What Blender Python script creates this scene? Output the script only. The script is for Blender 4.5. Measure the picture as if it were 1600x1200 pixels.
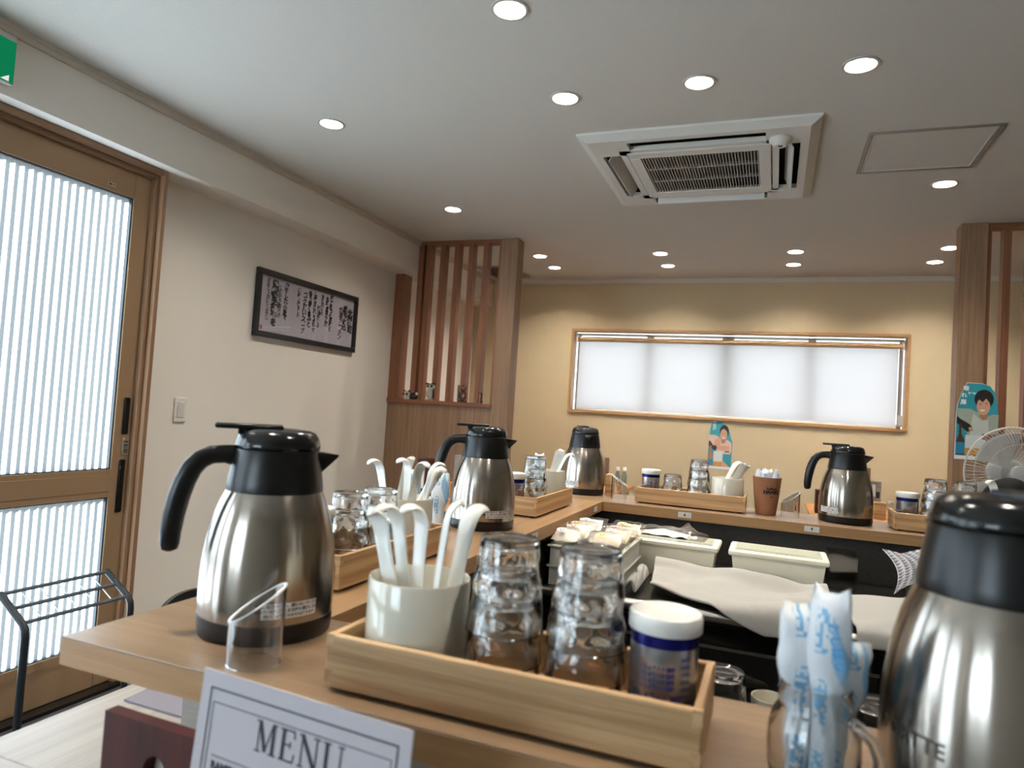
import bpy, bmesh, math, random
from math import pi, sin, cos, radians
from mathutils import Vector, Matrix, Euler

for o in list(bpy.data.objects):
    bpy.data.objects.remove(o, do_unlink=True)
SC = bpy.context.scene
COL = SC.collection
RND = random.Random(7)

# ------------------------------------------------------------------ camera
cam = bpy.data.cameras.new('camera')
cam.sensor_width = 36.0
cam.lens = 36.0 * 1073.17 / 1600.0
cam.clip_start = 0.02
cam.dof.use_dof = True
cam.dof.focus_distance = 1.75
cam.dof.aperture_fstop = 6.3
camo = bpy.data.objects.new('camera', cam)
COL.objects.link(camo)
_yaw, _pit, _rol = radians(20.9898), radians(2.2904), radians(3.67527)
_f = Vector((-sin(_yaw) * cos(_pit), cos(_yaw) * cos(_pit), sin(_pit)))
_r = Vector((cos(_yaw), sin(_yaw), 0))
_u = _r.cross(_f)
_r2 = cos(_rol) * _r + sin(_rol) * _u
_u2 = -sin(_rol) * _r + cos(_rol) * _u
_m = Matrix((_r2, _u2, -_f)).transposed().to_4x4()
_m.translation = Vector((0, 0, 1.25))
camo.matrix_world = _m
SC.camera = camo

# ------------------------------------------------------------------ world, sun, exposure
SC.view_settings.view_transform = 'Standard'
SC.view_settings.look = 'None'
SC.view_settings.exposure = 0.0
SC.view_settings.gamma = 1.0
SC.view_settings.use_curve_mapping = False
SC.cycles.max_bounces = 20
SC.cycles.diffuse_bounces = 5
SC.cycles.glossy_bounces = 6
SC.cycles.transmission_bounces = 18
SC.cycles.transparent_max_bounces = 16
SC.cycles.caustics_reflective = False
SC.cycles.caustics_refractive = True
SC.cycles.blur_glossy = 1.0
SC.cycles.sample_clamp_indirect = 14.0
SC.cycles.use_denoising = True

W = bpy.data.worlds.new('outdoor_sky')
SC.world = W
W.use_nodes = True
W.node_tree.nodes['Background'].inputs[0].default_value = (0.86, 0.94, 1.0, 1)
W.node_tree.nodes['Background'].inputs[1].default_value = 3.2
sun = bpy.data.lights.new('sun', 'SUN')
sun.energy = 340.0
sun.angle = radians(4)
sun.color = (0.88, 0.95, 1.0)
suno = bpy.data.objects.new('sun', sun)
COL.objects.link(suno)
# from the street: outside (-x), raking along the door from the near side, above
suno.rotation_euler = Vector((0.35, 0.80, -0.45)).to_track_quat('-Z', 'Y').to_euler()
DOWNLIGHT_W = 8.8
DOWNLIGHT_COL = (1.0, 0.925, 0.81)

# ------------------------------------------------------------------ mesh helper
class G:
    def __init__(s):
        s.v = []; s.f = []

    def add(s, vs, fs):
        n = len(s.v)
        s.v += [tuple(v) for v in vs]
        s.f += [tuple(i + n for i in f) for f in fs]
        return s

    def box(s, x0, x1, y0, y1, z0, z1, b=0.0):
        if b <= 0:
            vs = [(x, y, z) for x in (x0, x1) for y in (y0, y1) for z in (z0, z1)]
            return s.add(vs, [(0, 1, 3, 2), (4, 6, 7, 5), (0, 4, 5, 1), (2, 3, 7, 6), (0, 2, 6, 4), (1, 5, 7, 3)])
        X, Y, Z = (x0, x1), (y0, y1), (z0, z1)
        vs = []; idx = {}
        for i in (0, 1):
            for j in (0, 1):
                for k in (0, 1):
                    sx = b if i == 0 else -b; sy = b if j == 0 else -b; sz = b if k == 0 else -b
                    idx[i, j, k, 0] = len(vs); vs.append((X[i], Y[j] + sy, Z[k] + sz))
                    idx[i, j, k, 1] = len(vs); vs.append((X[i] + sx, Y[j], Z[k] + sz))
                    idx[i, j, k, 2] = len(vs); vs.append((X[i] + sx, Y[j] + sy, Z[k]))
        fs = []
        for a in (0, 1):
            fs.append([idx[a, j, k, 0] for j, k in ((0, 0), (1, 0), (1, 1), (0, 1))])
            fs.append([idx[j, a, k, 1] for j, k in ((0, 0), (1, 0), (1, 1), (0, 1))])
            fs.append([idx[j, k, a, 2] for j, k in ((0, 0), (1, 0), (1, 1), (0, 1))])
        for p in (0, 1):
            for q in (0, 1):
                fs.append([idx[p, q, 0, 0], idx[p, q, 1, 0], idx[p, q, 1, 1], idx[p, q, 0, 1]])
                fs.append([idx[p, 0, q, 0], idx[p, 1, q, 0], idx[p, 1, q, 2], idx[p, 0, q, 2]])
                fs.append([idx[0, p, q, 1], idx[1, p, q, 1], idx[1, p, q, 2], idx[0, p, q, 2]])
        for i in (0, 1):
            for j in (0, 1):
                for k in (0, 1):
                    fs.append([idx[i, j, k, c] for c in (0, 1, 2)])
        return s.add(vs, fs)

    def lathe(s, prof, n=32, c=(0, 0, 0), rf=None):
        """closed or open profile [(r, z)]; r = 0 makes a pole"""
        vs = []; rings = []
        for (r, z) in prof:
            if r <= 1e-9:
                rings.append([len(vs)]); vs.append((c[0], c[1], c[2] + z))
            else:
                ring = []
                for k in range(n):
                    t = 2 * pi * k / n
                    rr = r if rf is None else r + rf(r, z, t)
                    ring.append(len(vs)); vs.append((c[0] + rr * cos(t), c[1] + rr * sin(t), c[2] + z))
                rings.append(ring)
        fs = []
        for a, b in zip(rings[:-1], rings[1:]):
            if len(a) == 1 and len(b) == 1:
                continue
            for k in range(n):
                k2 = (k + 1) % n
                if len(a) == 1:
                    fs.append((a[0], b[k], b[k2]))
                elif len(b) == 1:
                    fs.append((a[k], b[0], a[k2]))
                else:
                    fs.append((a[k], b[k], b[k2], a[k2]))
        return s.add(vs, fs)

    def tube(s, path, r, n=10, flat=1.0, up=(0, 0, 1), caps=True):
        """sweep an ellipse (r along the side vector, r*flat along the other) along the path; r may be a list"""
        P = [Vector(p) for p in path]
        vs = []; fs = []
        side0 = None
        for i, p in enumerate(P):
            t = (P[min(i + 1, len(P) - 1)] - P[max(i - 1, 0)]).normalized()
            if side0 is None:
                u = Vector(up)
                if abs(t.dot(u)) > 0.95:
                    u = Vector((1, 0, 0)) if abs(t.x) < 0.9 else Vector((0, 1, 0))
                sd = t.cross(u).normalized()
            else:
                sd = (side0 - t * side0.dot(t)).normalized()
            side0 = sd
            o = sd.cross(t).normalized()
            rr = r[i] if isinstance(r, (list, tuple)) else r
            for k in range(n):
                a = 2 * pi * k / n
                vs.append(p + sd * (rr * cos(a)) + o * (rr * flat * sin(a)))
        for i in range(len(P) - 1):
            for k in range(n):
                k2 = (k + 1) % n
                fs.append((i * n + k, i * n + k2, (i + 1) * n + k2, (i + 1) * n + k))
        if caps:
            fs.append(tuple(range(n - 1, -1, -1)))
            fs.append(tuple((len(P) - 1) * n + k for k in range(n)))
        return s.add(vs, fs)

    def prism(s, poly, h0, h1, axis='z'):
        """extrude a 2D polygon along an axis: x -> (h, a, b), y -> (a, h, b), z -> (a, b, h)"""
        def m(a, b, h):
            return {'z': (a, b, h), 'y': (a, h, b), 'x': (h, a, b)}[axis]
        n = len(poly)
        vs = [m(a, b, h0) for a, b in poly] + [m(a, b, h1) for a, b in poly]
        fs = [tuple(range(n)), tuple(range(2 * n - 1, n - 1, -1))]
        for k in range(n):
            k2 = (k + 1) % n
            fs.append((k, k2, n + k2, n + k))
        return s.add(vs, fs)

    def grid(s, fn, nu, nv):
        vs = [fn(i / nu, j / nv) for i in range(nu + 1) for j in range(nv + 1)]
        fs = [(i * (nv + 1) + j, (i + 1) * (nv + 1) + j, (i + 1) * (nv + 1) + j + 1, i * (nv + 1) + j + 1)
              for i in range(nu) for j in range(nv)]
        return s.add(vs, fs)

    def xf(s, M):
        s.v = [tuple(M @ Vector(v)) for v in s.v]
        return s

    def mesh(s, name, mat, ang=40, flip=False):
        me = bpy.data.meshes.new(name)
        me.from_pydata(s.v, [], s.f)
        bm = bmesh.new(); bm.from_mesh(me)
        bmesh.ops.recalc_face_normals(bm, faces=bm.faces)
        bm.to_mesh(me); bm.free()
        if ang:
            me.polygons.foreach_set('use_smooth', [True] * len(me.polygons))
            me.set_sharp_from_angle(angle=radians(ang))
        if mat: me.materials.append(mat)
        me.update()
        return me

    def obj(s, name, mat, parent=None, ang=40, loc=None, rot=None, **props):
        return mk(name, s.mesh(name, mat, ang), parent, loc, rot, **props)


def mk(name, me, parent=None, loc=None, rot=None, **props):
    o = bpy.data.objects.new(name, me)
    COL.objects.link(o)
    if parent: o.parent = parent
    if loc: o.location = loc
    if rot: o.rotation_euler = rot
    for k, v in props.items():
        o[k] = v
    return o


def thing(name, label, cat, loc=(0, 0, 0), rz=0.0, group=None, rot=None):
    o = bpy.data.objects.new(name, None)
    o.empty_display_size = 0.05
    COL.objects.link(o)
    o.location = loc
    o.rotation_euler = rot if rot else (0, 0, rz)
    o['label'] = label; o['category'] = cat
    if group: o['group'] = group
    return o


def dup(root, label, loc, rz=0.0, group=None, rot=None):
    def cp(src, par):
        c = src.copy(); COL.objects.link(c)
        if par: c.parent = par
        for ch in list(src.children): cp(ch, c)
        return c
    r = cp(root, None)
    r.location = loc
    r.rotation_euler = rot if rot else (0, 0, rz)
    r['label'] = label
    if group: r['group'] = group
    return r


def struct(name, g, mat, parent=None, ang=40):
    o = g.obj(name, mat, parent, ang)
    if parent is None: o['kind'] = 'structure'
    return o


# ------------------------------------------------------------------ materials
def lin(c):
    if isinstance(c, str):
        c = [int(c[i:i + 2], 16) / 255 for i in (0, 2, 4)]
    return tuple(x / 12.92 if x <= 0.04045 else ((x + 0.055) / 1.055) ** 2.4 for x in c) + (1.0,)


def newmat(name):
    m = bpy.data.materials.new(name); m.use_nodes = True
    nt = m.node_tree
    return m, nt, nt.nodes['Principled BSDF'], nt.nodes, nt.links


def P(name, col, rough=0.5, metal=0.0, bump=0.0, bscale=200.0, var=0.0, vscale=8.0, **kw):
    m, nt, b, N, L = newmat(name)
    b.inputs['Base Color'].default_value = lin(col)
    b.inputs['Roughness'].default_value = rough
    b.inputs['Metallic'].default_value = metal
    for k, v in kw.items():
        b.inputs[k.replace('_', ' ')].default_value = v
    tc = None
    if bump or var:
        tc = N.new('ShaderNodeTexCoord')
    if var:
        no = N.new('ShaderNodeTexNoise'); no.inputs['Scale'].default_value = vscale; no.inputs['Detail'].default_value = 4
        L.new(tc.outputs['Object'], no.inputs['Vector'])
        mx = N.new('ShaderNodeMix'); mx.data_type = 'RGBA'
        c = lin(col)
        mx.inputs['A'].default_value = tuple(x * (1 - var) for x in c[:3]) + (1,)
        mx.inputs['B'].default_value = tuple(min(1, x * (1 + var)) for x in c[:3]) + (1,)
        L.new(no.outputs['Fac'], mx.inputs['Factor']); L.new(mx.outputs['Result'], b.inputs['Base Color'])
    if bump:
        no = N.new('ShaderNodeTexNoise'); no.inputs['Scale'].default_value = bscale; no.inputs['Detail'].default_value = 3
        L.new(tc.outputs['Object'], no.inputs['Vector'])
        bp = N.new('ShaderNodeBump'); bp.inputs['Strength'].default_value = bump; bp.inputs['Distance'].default_value = 0.002
        L.new(no.outputs['Fac'], bp.inputs['Height']); L.new(bp.outputs['Normal'], b.inputs['Normal'])
    return m


def wood(name, c1, c2, axis='x', rough=0.42, grain=60.0, stretch=0.03, coat=0.0, lam=0.0, bump=0.12, spec=0.5):
    """long-grained wood: two noises stretched along the grain axis; lam adds laminated strips of that pitch (m)"""
    m, nt, b, N, L = newmat(name)
    tc = N.new('ShaderNodeTexCoord'); mp = N.new('ShaderNodeMapping')
    sc = {'x': (stretch, 1, 1), 'y': (1, stretch, 1), 'z': (1, 1, stretch)}[axis]
    mp.inputs['Scale'].default_value = sc
    L.new(tc.outputs['Object'], mp.inputs['Vector'])
    n1 = N.new('ShaderNodeTexNoise'); n1.inputs['Scale'].default_value = grain; n1.inputs['Detail'].default_value = 5
    n1.inputs['Roughness'].default_value = 0.65; n1.inputs['Distortion'].default_value = 0.4
    L.new(mp.outputs['Vector'], n1.inputs['Vector'])
    n2 = N.new('ShaderNodeTexNoise'); n2.inputs['Scale'].default_value = grain * 7; n2.inputs['Detail'].default_value = 2
    L.new(mp.outputs['Vector'], n2.inputs['Vector'])
    ad = N.new('ShaderNodeMath'); ad.operation = 'MULTIPLY_ADD'; ad.inputs[1].default_value = 0.35
    L.new(n2.outputs['Fac'], ad.inputs[0]); L.new(n1.outputs['Fac'], ad.inputs[2])
    src = ad.outputs[0]
    if lam:
        n3 = N.new('ShaderNodeTexNoise'); n3.noise_dimensions = '3D'; n3.inputs['Detail'].default_value = 0
        n3.inputs['Scale'].default_value = 0.5 / lam
        mp2 = N.new('ShaderNodeMapping')
        mp2.inputs['Scale'].default_value = {'x': (0.02, 0.3, 1), 'y': (0.3, 0.02, 1), 'z': (1, .3, 0.02)}[axis]
        L.new(tc.outputs['Object'], mp2.inputs['Vector']); L.new(mp2.outputs['Vector'], n3.inputs['Vector'])
        a2 = N.new('ShaderNodeMath'); a2.operation = 'MULTIPLY_ADD'; a2.inputs[1].default_value = 0.9
        L.new(n3.outputs['Fac'], a2.inputs[0]); L.new(src, a2.inputs[2])
        a3 = N.new('ShaderNodeMath'); a3.operation = 'SUBTRACT'; a3.inputs[1].default_value = 0.45
        L.new(a2.outputs[0], a3.inputs[0]); src = a3.outputs[0]
    r = N.new('ShaderNodeValToRGB')
    r.color_ramp.elements[0].position = 0.42; r.color_ramp.elements[0].color = lin(c1)
    r.color_ramp.elements[1].position = 0.86; r.color_ramp.elements[1].color = lin(c2)
    L.new(src, r.inputs['Fac']); L.new(r.outputs['Color'], b.inputs['Base Color'])
    b.inputs['Roughness'].default_value = rough
    b.inputs['Specular IOR Level'].default_value = spec
    if coat:
        b.inputs['Coat Weight'].default_value = coat; b.inputs['Coat Roughness'].default_value = 0.12
    if bump:
        bp = N.new('ShaderNodeBump'); bp.inputs['Strength'].default_value = bump; bp.inputs['Distance'].default_value = 0.001
        L.new(n2.outputs['Fac'], bp.inputs['Height']); L.new(bp.outputs['Normal'], b.inputs['Normal'])
    return m


def glass(name, col=(1, 1, 1), ior=1.5, rough=0.0):
    m, nt, b, N, L = newmat(name)
    g = N.new('ShaderNodeBsdfGlass')
    g.inputs['Color'].default_value = tuple(col) + (1,); g.inputs['IOR'].default_value = ior; g.inputs['Roughness'].default_value = rough
    L.new(g.outputs[0], N['Material Output'].inputs['Surface'])
    N.remove(b)
    return m


def film(name, col=(1, 1, 1), clear=0.85, rough=0.12):
    """thin clear sheet: mostly see-through with a sheen"""
    m, nt, b, N, L = newmat(name)
    t = N.new('ShaderNodeBsdfTransparent'); t.inputs['Color'].default_value = tuple(col) + (1,)
    g = N.new('ShaderNodeBsdfGlossy'); g.inputs['Roughness'].default_value = rough
    fr = N.new('ShaderNodeLayerWeight'); fr.inputs['Blend'].default_value = 0.5
    pw = N.new('ShaderNodeMath'); pw.operation = 'POWER'; pw.inputs[1].default_value = 4.0
    mx = N.new('ShaderNodeMixShader')
    ma = N.new('ShaderNodeMath'); ma.operation = 'MULTIPLY_ADD'; ma.inputs[1].default_value = .55; ma.inputs[2].default_value = 1 - clear; ma.use_clamp = True
    L.new(fr.outputs['Facing'], pw.inputs[0]); L.new(pw.outputs[0], ma.inputs[0]); L.new(ma.outputs[0], mx.inputs[0])
    L.new(t.outputs[0], mx.inputs[1]); L.new(g.outputs[0], mx.inputs[2])
    L.new(mx.outputs[0], N['Material Output'].inputs['Surface']); N.remove(b)
    return m


def cloth_trans(name, col, fac, bump=0.0, bscale=600, gloss=0.0, rough=0.4):
    """diffuse + translucent sheet (blind, frosted pane, thin plastic)"""
    m, nt, b, N, L = newmat(name)
    d = N.new('ShaderNodeBsdfDiffuse'); d.inputs['Color'].default_value = lin(col)
    t = N.new('ShaderNodeBsdfTranslucent'); t.inputs['Color'].default_value = lin(col)
    mx = N.new('ShaderNodeMixShader'); mx.inputs[0].default_value = fac
    L.new(d.outputs[0], mx.inputs[1]); L.new(t.outputs[0], mx.inputs[2])
    out = mx
    if gloss:
        g = N.new('ShaderNodeBsdfGlossy'); g.inputs['Roughness'].default_value = rough
        m2 = N.new('ShaderNodeMixShader'); m2.inputs[0].default_value = gloss
        L.new(mx.outputs[0], m2.inputs[1]); L.new(g.outputs[0], m2.inputs[2]); out = m2
    if bump:
        tc = N.new('ShaderNodeTexCoord'); no = N.new('ShaderNodeTexNoise'); no.inputs['Scale'].default_value = bscale
        L.new(tc.outputs['Object'], no.inputs['Vector'])
        bp = N.new('ShaderNodeBump'); bp.inputs['Strength'].default_value = bump; bp.inputs['Distance'].default_value = 0.002
        L.new(no.outputs['Fac'], bp.inputs['Height'])
        L.new(bp.outputs['Normal'], d.inputs['Normal']); L.new(bp.outputs['Normal'], t.inputs['Normal'])
    L.new(out.outputs[0], N['Material Output'].inputs['Surface']); N.remove(b)
    return m


def emit(name, col, s):
    m, nt, b, N, L = newmat(name)
    e = N.new('ShaderNodeEmission'); e.inputs[0].default_value = lin(col); e.inputs[1].default_value = s
    L.new(e.outputs[0], N['Material Output'].inputs['Surface']); N.remove(b)
    return m


def brushed(name, col, rough=0.27, aniso=0.75):
    m, nt, b, N, L = newmat(name)
    b.inputs['Base Color'].default_value = lin(col); b.inputs['Metallic'].default_value = 1.0
    b.inputs['Roughness'].default_value = rough; b.inputs['Anisotropic'].default_value = aniso; b.inputs['Anisotropic Rotation'].default_value = 0.25
    tg = N.new('ShaderNodeTangent'); tg.direction_type = 'RADIAL'; tg.axis = 'Z'
    L.new(tg.outputs[0], b.inputs['Tangent'])
    tc = N.new('ShaderNodeTexCoord'); mp = N.new('ShaderNodeMapping'); mp.inputs['Scale'].default_value = (0.5, 0.5, 60)
    no = N.new('ShaderNodeTexNoise'); no.inputs['Scale'].default_value = 40
    L.new(tc.outputs['Object'], mp.inputs[0]); L.new(mp.outputs[0], no.inputs['Vector'])
    mr = N.new('ShaderNodeMapRange'); mr.inputs['To Min'].default_value = rough - 0.015; mr.inputs['To Max'].default_value = rough + 0.02
    L.new(no.outputs['Fac'], mr.inputs['Value']); L.new(mr.outputs[0], b.inputs['Roughness'])
    return m


def text_g(s, size, bold=0.0, align='CENTER', shear=0.0, spacing=1.0, res=2):
    """lettering as flat geometry in the XY plane"""
    cu = bpy.data.curves.new('lettering', 'FONT')
    cu.body = s; cu.size = size; cu.align_x = align; cu.align_y = 'CENTER'
    cu.offset = bold; cu.shear = shear; cu.space_character = spacing; cu.resolution_u = res
    o = bpy.data.objects.new('lettering', cu); COL.objects.link(o)
    dg = bpy.context.evaluated_depsgraph_get()
    me = bpy.data.meshes.new_from_object(o.evaluated_get(dg))
    g = G(); g.v = [tuple(v.co) for v in me.vertices]; g.f = [tuple(p.vertices) for p in me.polygons]
    bpy.data.objects.remove(o, do_unlink=True); bpy.data.curves.remove(cu); bpy.data.meshes.remove(me)
    return g


def wrap(g, R, th0, z0, eps=0.0004):
    """bend flat XY geometry around a vertical cylinder of radius R (or R(z)), centred on angle th0, height z0"""
    out = []
    for (x, y, z) in g.v:
        r = (R(z0 + y) if callable(R) else R)
        t = th0 + x / r
        out.append(((r + eps) * cos(t), (r + eps) * sin(t), z0 + y))
    g.v = out
    return g


M_wall = P('wall_paper_cream', 'F2ECE3', 0.85, bump=0.25, bscale=420)
M_wall2 = P('wall_paper_tan', 'C4B292', 0.85, bump=0.25, bscale=420)
M_ceil = P('ceiling_paper', 'CFCAC2', 0.9, bump=0.5, bscale=300, var=0.05, vscale=160)
M_trim = P('crown_trim_paint', 'CFC6B8', 0.6)
M_floor = P('floor_dark_tile', '4A4744', 0.35, var=0.2, vscale=3)
M_joint = P('floor_joint', '24221F', 0.8)
M_alu = P('door_bronze_paint', 'A58768', 0.4, 0.25)
M_alu_dk = P('door_gasket_dark', '1F2A33', 0.4)
M_frame = wood('door_frame_wood', '7A5A40', '9A775A', 'z', 0.45, 50)
M_frame_h = wood('door_head_wood', '7A5A40', '9A775A', 'y', 0.45, 50)
M_winfr = wood('window_frame_wood', '9A7448', 'B98F60', 'x', 0.4, 50)
M_winfr_z = wood('window_frame_upright', '9A7448', 'B98F60', 'z', 0.4, 50)
M_oak = wood('partition_oak', '755840', '9C7A5C', 'z', 0.5, 55, bump=0.2)
M_slat = wood('slat_walnut', '6B4028', '8C5A3C', 'z', 0.5, 60)
M_slat_x = wood('slat_walnut_rail', '6B4028', '8C5A3C', 'x', 0.5, 60)
M_ledge_x = wood('ledge_oak_x', '786048', '957B60', 'x', 0.33, 34, coat=0.12)
M_ledge_y = wood('ledge_oak_y', '8A6A4A', 'A78662', 'y', 0.33, 34, coat=0.12)
M_edge_x = wood('ledge_edge_x', 'A0764C', 'BE9364', 'x', 0.45, 40)
M_edge_y = wood('ledge_edge_y', 'A0764C', 'BE9364', 'y', 0.45, 40)
M_low = wood('counter_pale_oak', '8A837B', 'A39C95', 'y', 0.34, 45, bump=0.3)
M_low_x = wood('counter_pale_oak_x', '8A837B', 'A39C95', 'x', 0.34, 45, bump=0.3)
M_bam_x = wood('bamboo_x', 'A07A50', 'CCA87C', 'x', 0.45, 70, lam=0.006)
M_bam_y = wood('bamboo_y', 'A07A50', 'CCA87C', 'y', 0.45, 70, lam=0.006)
M_bam_in = wood('bamboo_floor', '7E5638', '97704C', 'x', 0.5, 60)
M_table = wood('table_top_oak', 'A9713E', 'C98F58', 'x', 0.35, 40)
M_red = wood('tissue_cover_redwood', '2E0D0B', '4C1814', 'z', 0.5, 60, spec=.3)
M_black = P('black_plastic', '0B0C0D', 0.30, Specular_IOR_Level=0.42)
M_black_g = P('black_gloss', '0C0D0E', 0.16)
M_steel = brushed('brushed_steel', 'A89F95', 0.19, 0.75)
M_white = P('white_plastic', 'E8E5DF', 0.4)
M_white_g = P('white_glaze', 'D3CEBE', 0.12, Coat_Weight=0.5, Coat_Roughness=0.05)
M_spoon = P('spoon_melamine', 'ECEAE4', 0.2, Coat_Weight=0.4, Coat_Roughness=0.08)
M_ac = P('unit_plastic', 'D6D2CA', 0.45)
M_ac_in = P('unit_dark', '181614', 0.7)
M_ac_gr = P('grille_plastic', '9B938A', 0.5)
M_steel_flat = P('stainless', 'BDBBB6', 0.28, 1.0)
M_dark = P('fridge_dark_panel', '1C1B1A', 0.22, 0.3)
M_granite = P('upstand_dark_stone', '3A3733', 0.5, var=0.5, vscale=120)
M_gloss_dk = P('upstand_dark_gloss', '262523', 0.2, var=0.35, vscale=14)
M_paper = P('paper_white', 'E6E3E2', 0.6)
M_menu = P('menu_paper', 'BFB8BD', 0.6)
M_ink = P('ink_black', '15161A', 0.7)
M_glass = glass('tumbler_glass', (0.997, 0.999, 0.997), 1.48)
M_acryl = glass('acrylic_clear', (0.99, 0.99, 0.99), 1.45)
M_cut = P('acrylic_cut_edge', 'DDE2E4', 0.3)
M_film = film('clear_film', (0.97, 0.97, 0.97), 0.9)

# ================================================================== the room
CZ = 2.43            # ceiling
XL, XR, YB, YF = -2.61, 3.3, 5.73, -2.2
DOWN = [(-0.779, 1.816), (-1.824, 2.401), (-0.781, 2.398), (-0.294, 2.387), (0.208, 2.388), (-1.841, 3.633), (0.688, 3.621),
        (-1.696, 4.837), (-1.703, 5.232), (-0.80, 4.840), (-0.801, 5.229), (0.084, 4.870), (0.081, 5.251), (0.966, 4.858), (0.957, 5.240)]
AC = [(-0.355, 3.20)]
DOWN_OUT = [(-1.83, .60), (-.78, .60), (.22, .60), (1.9, 3.63), (1.9, 4.85)]

struct('floor', G().box(XL - .12, XR, YF, YB, -0.1, 0.0), M_floor)
# ceiling slab with real openings for lamps and the two cooling units
ce = G().box(XL - .12, XR + .12, YF - .12, YB + .12, CZ, CZ + 0.16).obj('ceiling', M_ceil, None, 0)
ce['kind'] = 'structure'
cut = G()
for x, y in DOWN + DOWN_OUT:
    cut.lathe([(0, -0.05), (0.046, -0.05), (0.046, 0.12), (0, 0.12)], 28, (x, y, CZ))
cut.box(AC[0][0] - .43, AC[0][0] + .43, AC[0][1] - .43, AC[0][1] + .43, CZ - .05, CZ + .13)
co = cut.obj('cutter', None, None, 0)
bo = ce.modifiers.new('cut', 'BOOLEAN'); bo.object = co; bo.operation = 'DIFFERENCE'; bo.solver = 'EXACT'
dg = bpy.context.evaluated_depsgraph_get()
cm = bpy.data.meshes.new_from_object(ce.evaluated_get(dg))
ce.modifiers.clear(); ce.data = cm
bpy.data.objects.remove(co, do_unlink=True)

DOOR_Y0, DOOR_Y1, DOOR_H = -1.52, 2.207, 2.194
g = G().box(XL - .015, XL, YF, DOOR_Y0, 0, CZ).box(XL - .015, XL, DOOR_Y1, YB, 0, CZ).box(XL - .015, XL, DOOR_Y0, DOOR_Y1, DOOR_H, CZ)
struct('wall_left', g, M_wall, None, 0)
struct('trim_1', G().box(XL, -2.44, YF, YB, DOOR_H, CZ), M_wall, None, 0)               # boxed soffit over the door
struct('trim_2', G().box(-2.44, -2.428, YF, YB, CZ - .034, CZ).box(-2.44, -2.418, YF, YB, CZ - .014, CZ), M_trim, None, 0)
WX0, WX1, WZ0, WZ1 = -1.670, 0.913, 1.281, 2.003
g = G().box(XL, WX0, YB, YB + .17, 0, CZ).box(WX1, XR, YB, YB + .17, 0, CZ).box(WX0, WX1, YB, YB + .17, 0, WZ0).box(WX0, WX1, YB, YB + .17, WZ1, CZ)
struct('wall_back', g, M_wall2, None, 0)
struct('trim_3', G().box(-2.44, XR, YB - .012, YB, CZ - .036, CZ).box(-2.44, XR, YB - .022, YB, CZ - .014, CZ), M_trim, None, 0)
struct('wall_right', G().box(XR, XR + .12, YF, YB, 0, CZ), M_wall2, None, 0)
FX0, FX1, FZ0, FZ1 = -2.25, -.95, .95, 2.0
struct('wall_front', G().box(XL - .02, FX0, YF - .04, YF, 0, CZ).box(FX1, XR + .12, YF - .04, YF, 0, CZ).box(FX0, FX1, YF - .04, YF, 0, FZ0).box(FX0, FX1, YF - .04, YF, FZ1, CZ), M_wall, None, 0)

# ---- sliding door with reeded panes
g = G().box(XL, -2.507, 2.186, 2.207, 0, DOOR_H, .002).box(XL, -2.53, 2.166, 2.188, 0, DOOR_H - .02, .002).box(XL, -2.507, DOOR_Y0 - .02, DOOR_Y0, 0, DOOR_H)
fr = struct('door_frame', g, M_frame)
g = G().box(XL, -2.507, DOOR_Y0, 2.186, 2.170, DOOR_H, .002).box(XL, -2.53, DOOR_Y0, 2.166, 2.150, 2.172, .002)
struct('head', g, M_frame_h, fr)
struct('threshold', G().box(XL - .015, -2.50, DOOR_Y0, 2.186, 0, 0.014), M_dark, fr)
M_reed = cloth_trans('reeded_pane', '60666A', 0.86, bump=0.12, bscale=260, gloss=0.05, rough=0.3)


def reed_pane(y0, y1, z0, z1, x):
    # folded ribs, 33 mm apart: a broad face towards one side, a narrower one back, slightly rounded folds
    ys = []; k = math.floor(y0 / .033)
    pr_ = [(0, -.0027), (.0012, -.0025), (.0128, .0025), (.0140, .0027), (.0152, .0025), (.0318, -.0025)]
    while k * .033 < y1:
        ys += [(k * .033 + a, b) for a, b in pr_]; k += 1
    ys = [p for p in ys if y0 <= p[0] <= y1]
    n = len(ys)
    vs = [(x + b, a, z) for a, b in ys for z in (z0, z1)]
    return G().add(vs, [(2 * i, 2 * i + 1, 2 * i + 3, 2 * i + 2) for i in range(n - 1)])


def leaf(n, y0, y1, xf):
    t = .034
    root = struct('door_%d' % n, G().box(xf - t, xf, y0, y0 + .092, .016, 2.15, .002).box(xf - t, xf, y1 - .094, y1, .016, 2.15, .002), M_alu)
    m = G().box(xf - t, xf, y0 + .092, y1 - .094, 2.042, 2.15, .001).box(xf - t, xf, y0 + .092, y1 - .094, .016, .188, .001)
    m.box(xf - t, xf - .002, y0 + .092, y1 - .094, .788, .905, .001)
    m.box(xf - t, xf, y0 + .092, y1 - .094, .812, .884, .001)
    m.obj('rail', M_alu, root)
    gk = G()
    for za, zb in ((.188, .788), (.905, 2.042)):
        gk.box(xf - t, xf - .006, y1 - .100, y1 - .094, za, zb).box(xf - t, xf - .006, y0 + .092, y1 - .094, za, za + .004)
        gk.box(xf - t, xf - .006, y0 + .092, y1 - .094, zb - .004, zb)
    gk.obj('gasket', M_alu_dk, root)
    reed_pane(y0 + .092, y1 - .1, .905, 2.042, xf - .02).obj('pane', M_reed, root, 0)
    reed_pane(y0 + .092, y1 - .1, .188, .788, xf - .02).obj('pane', M_reed, root, 0)
    return root


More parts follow.
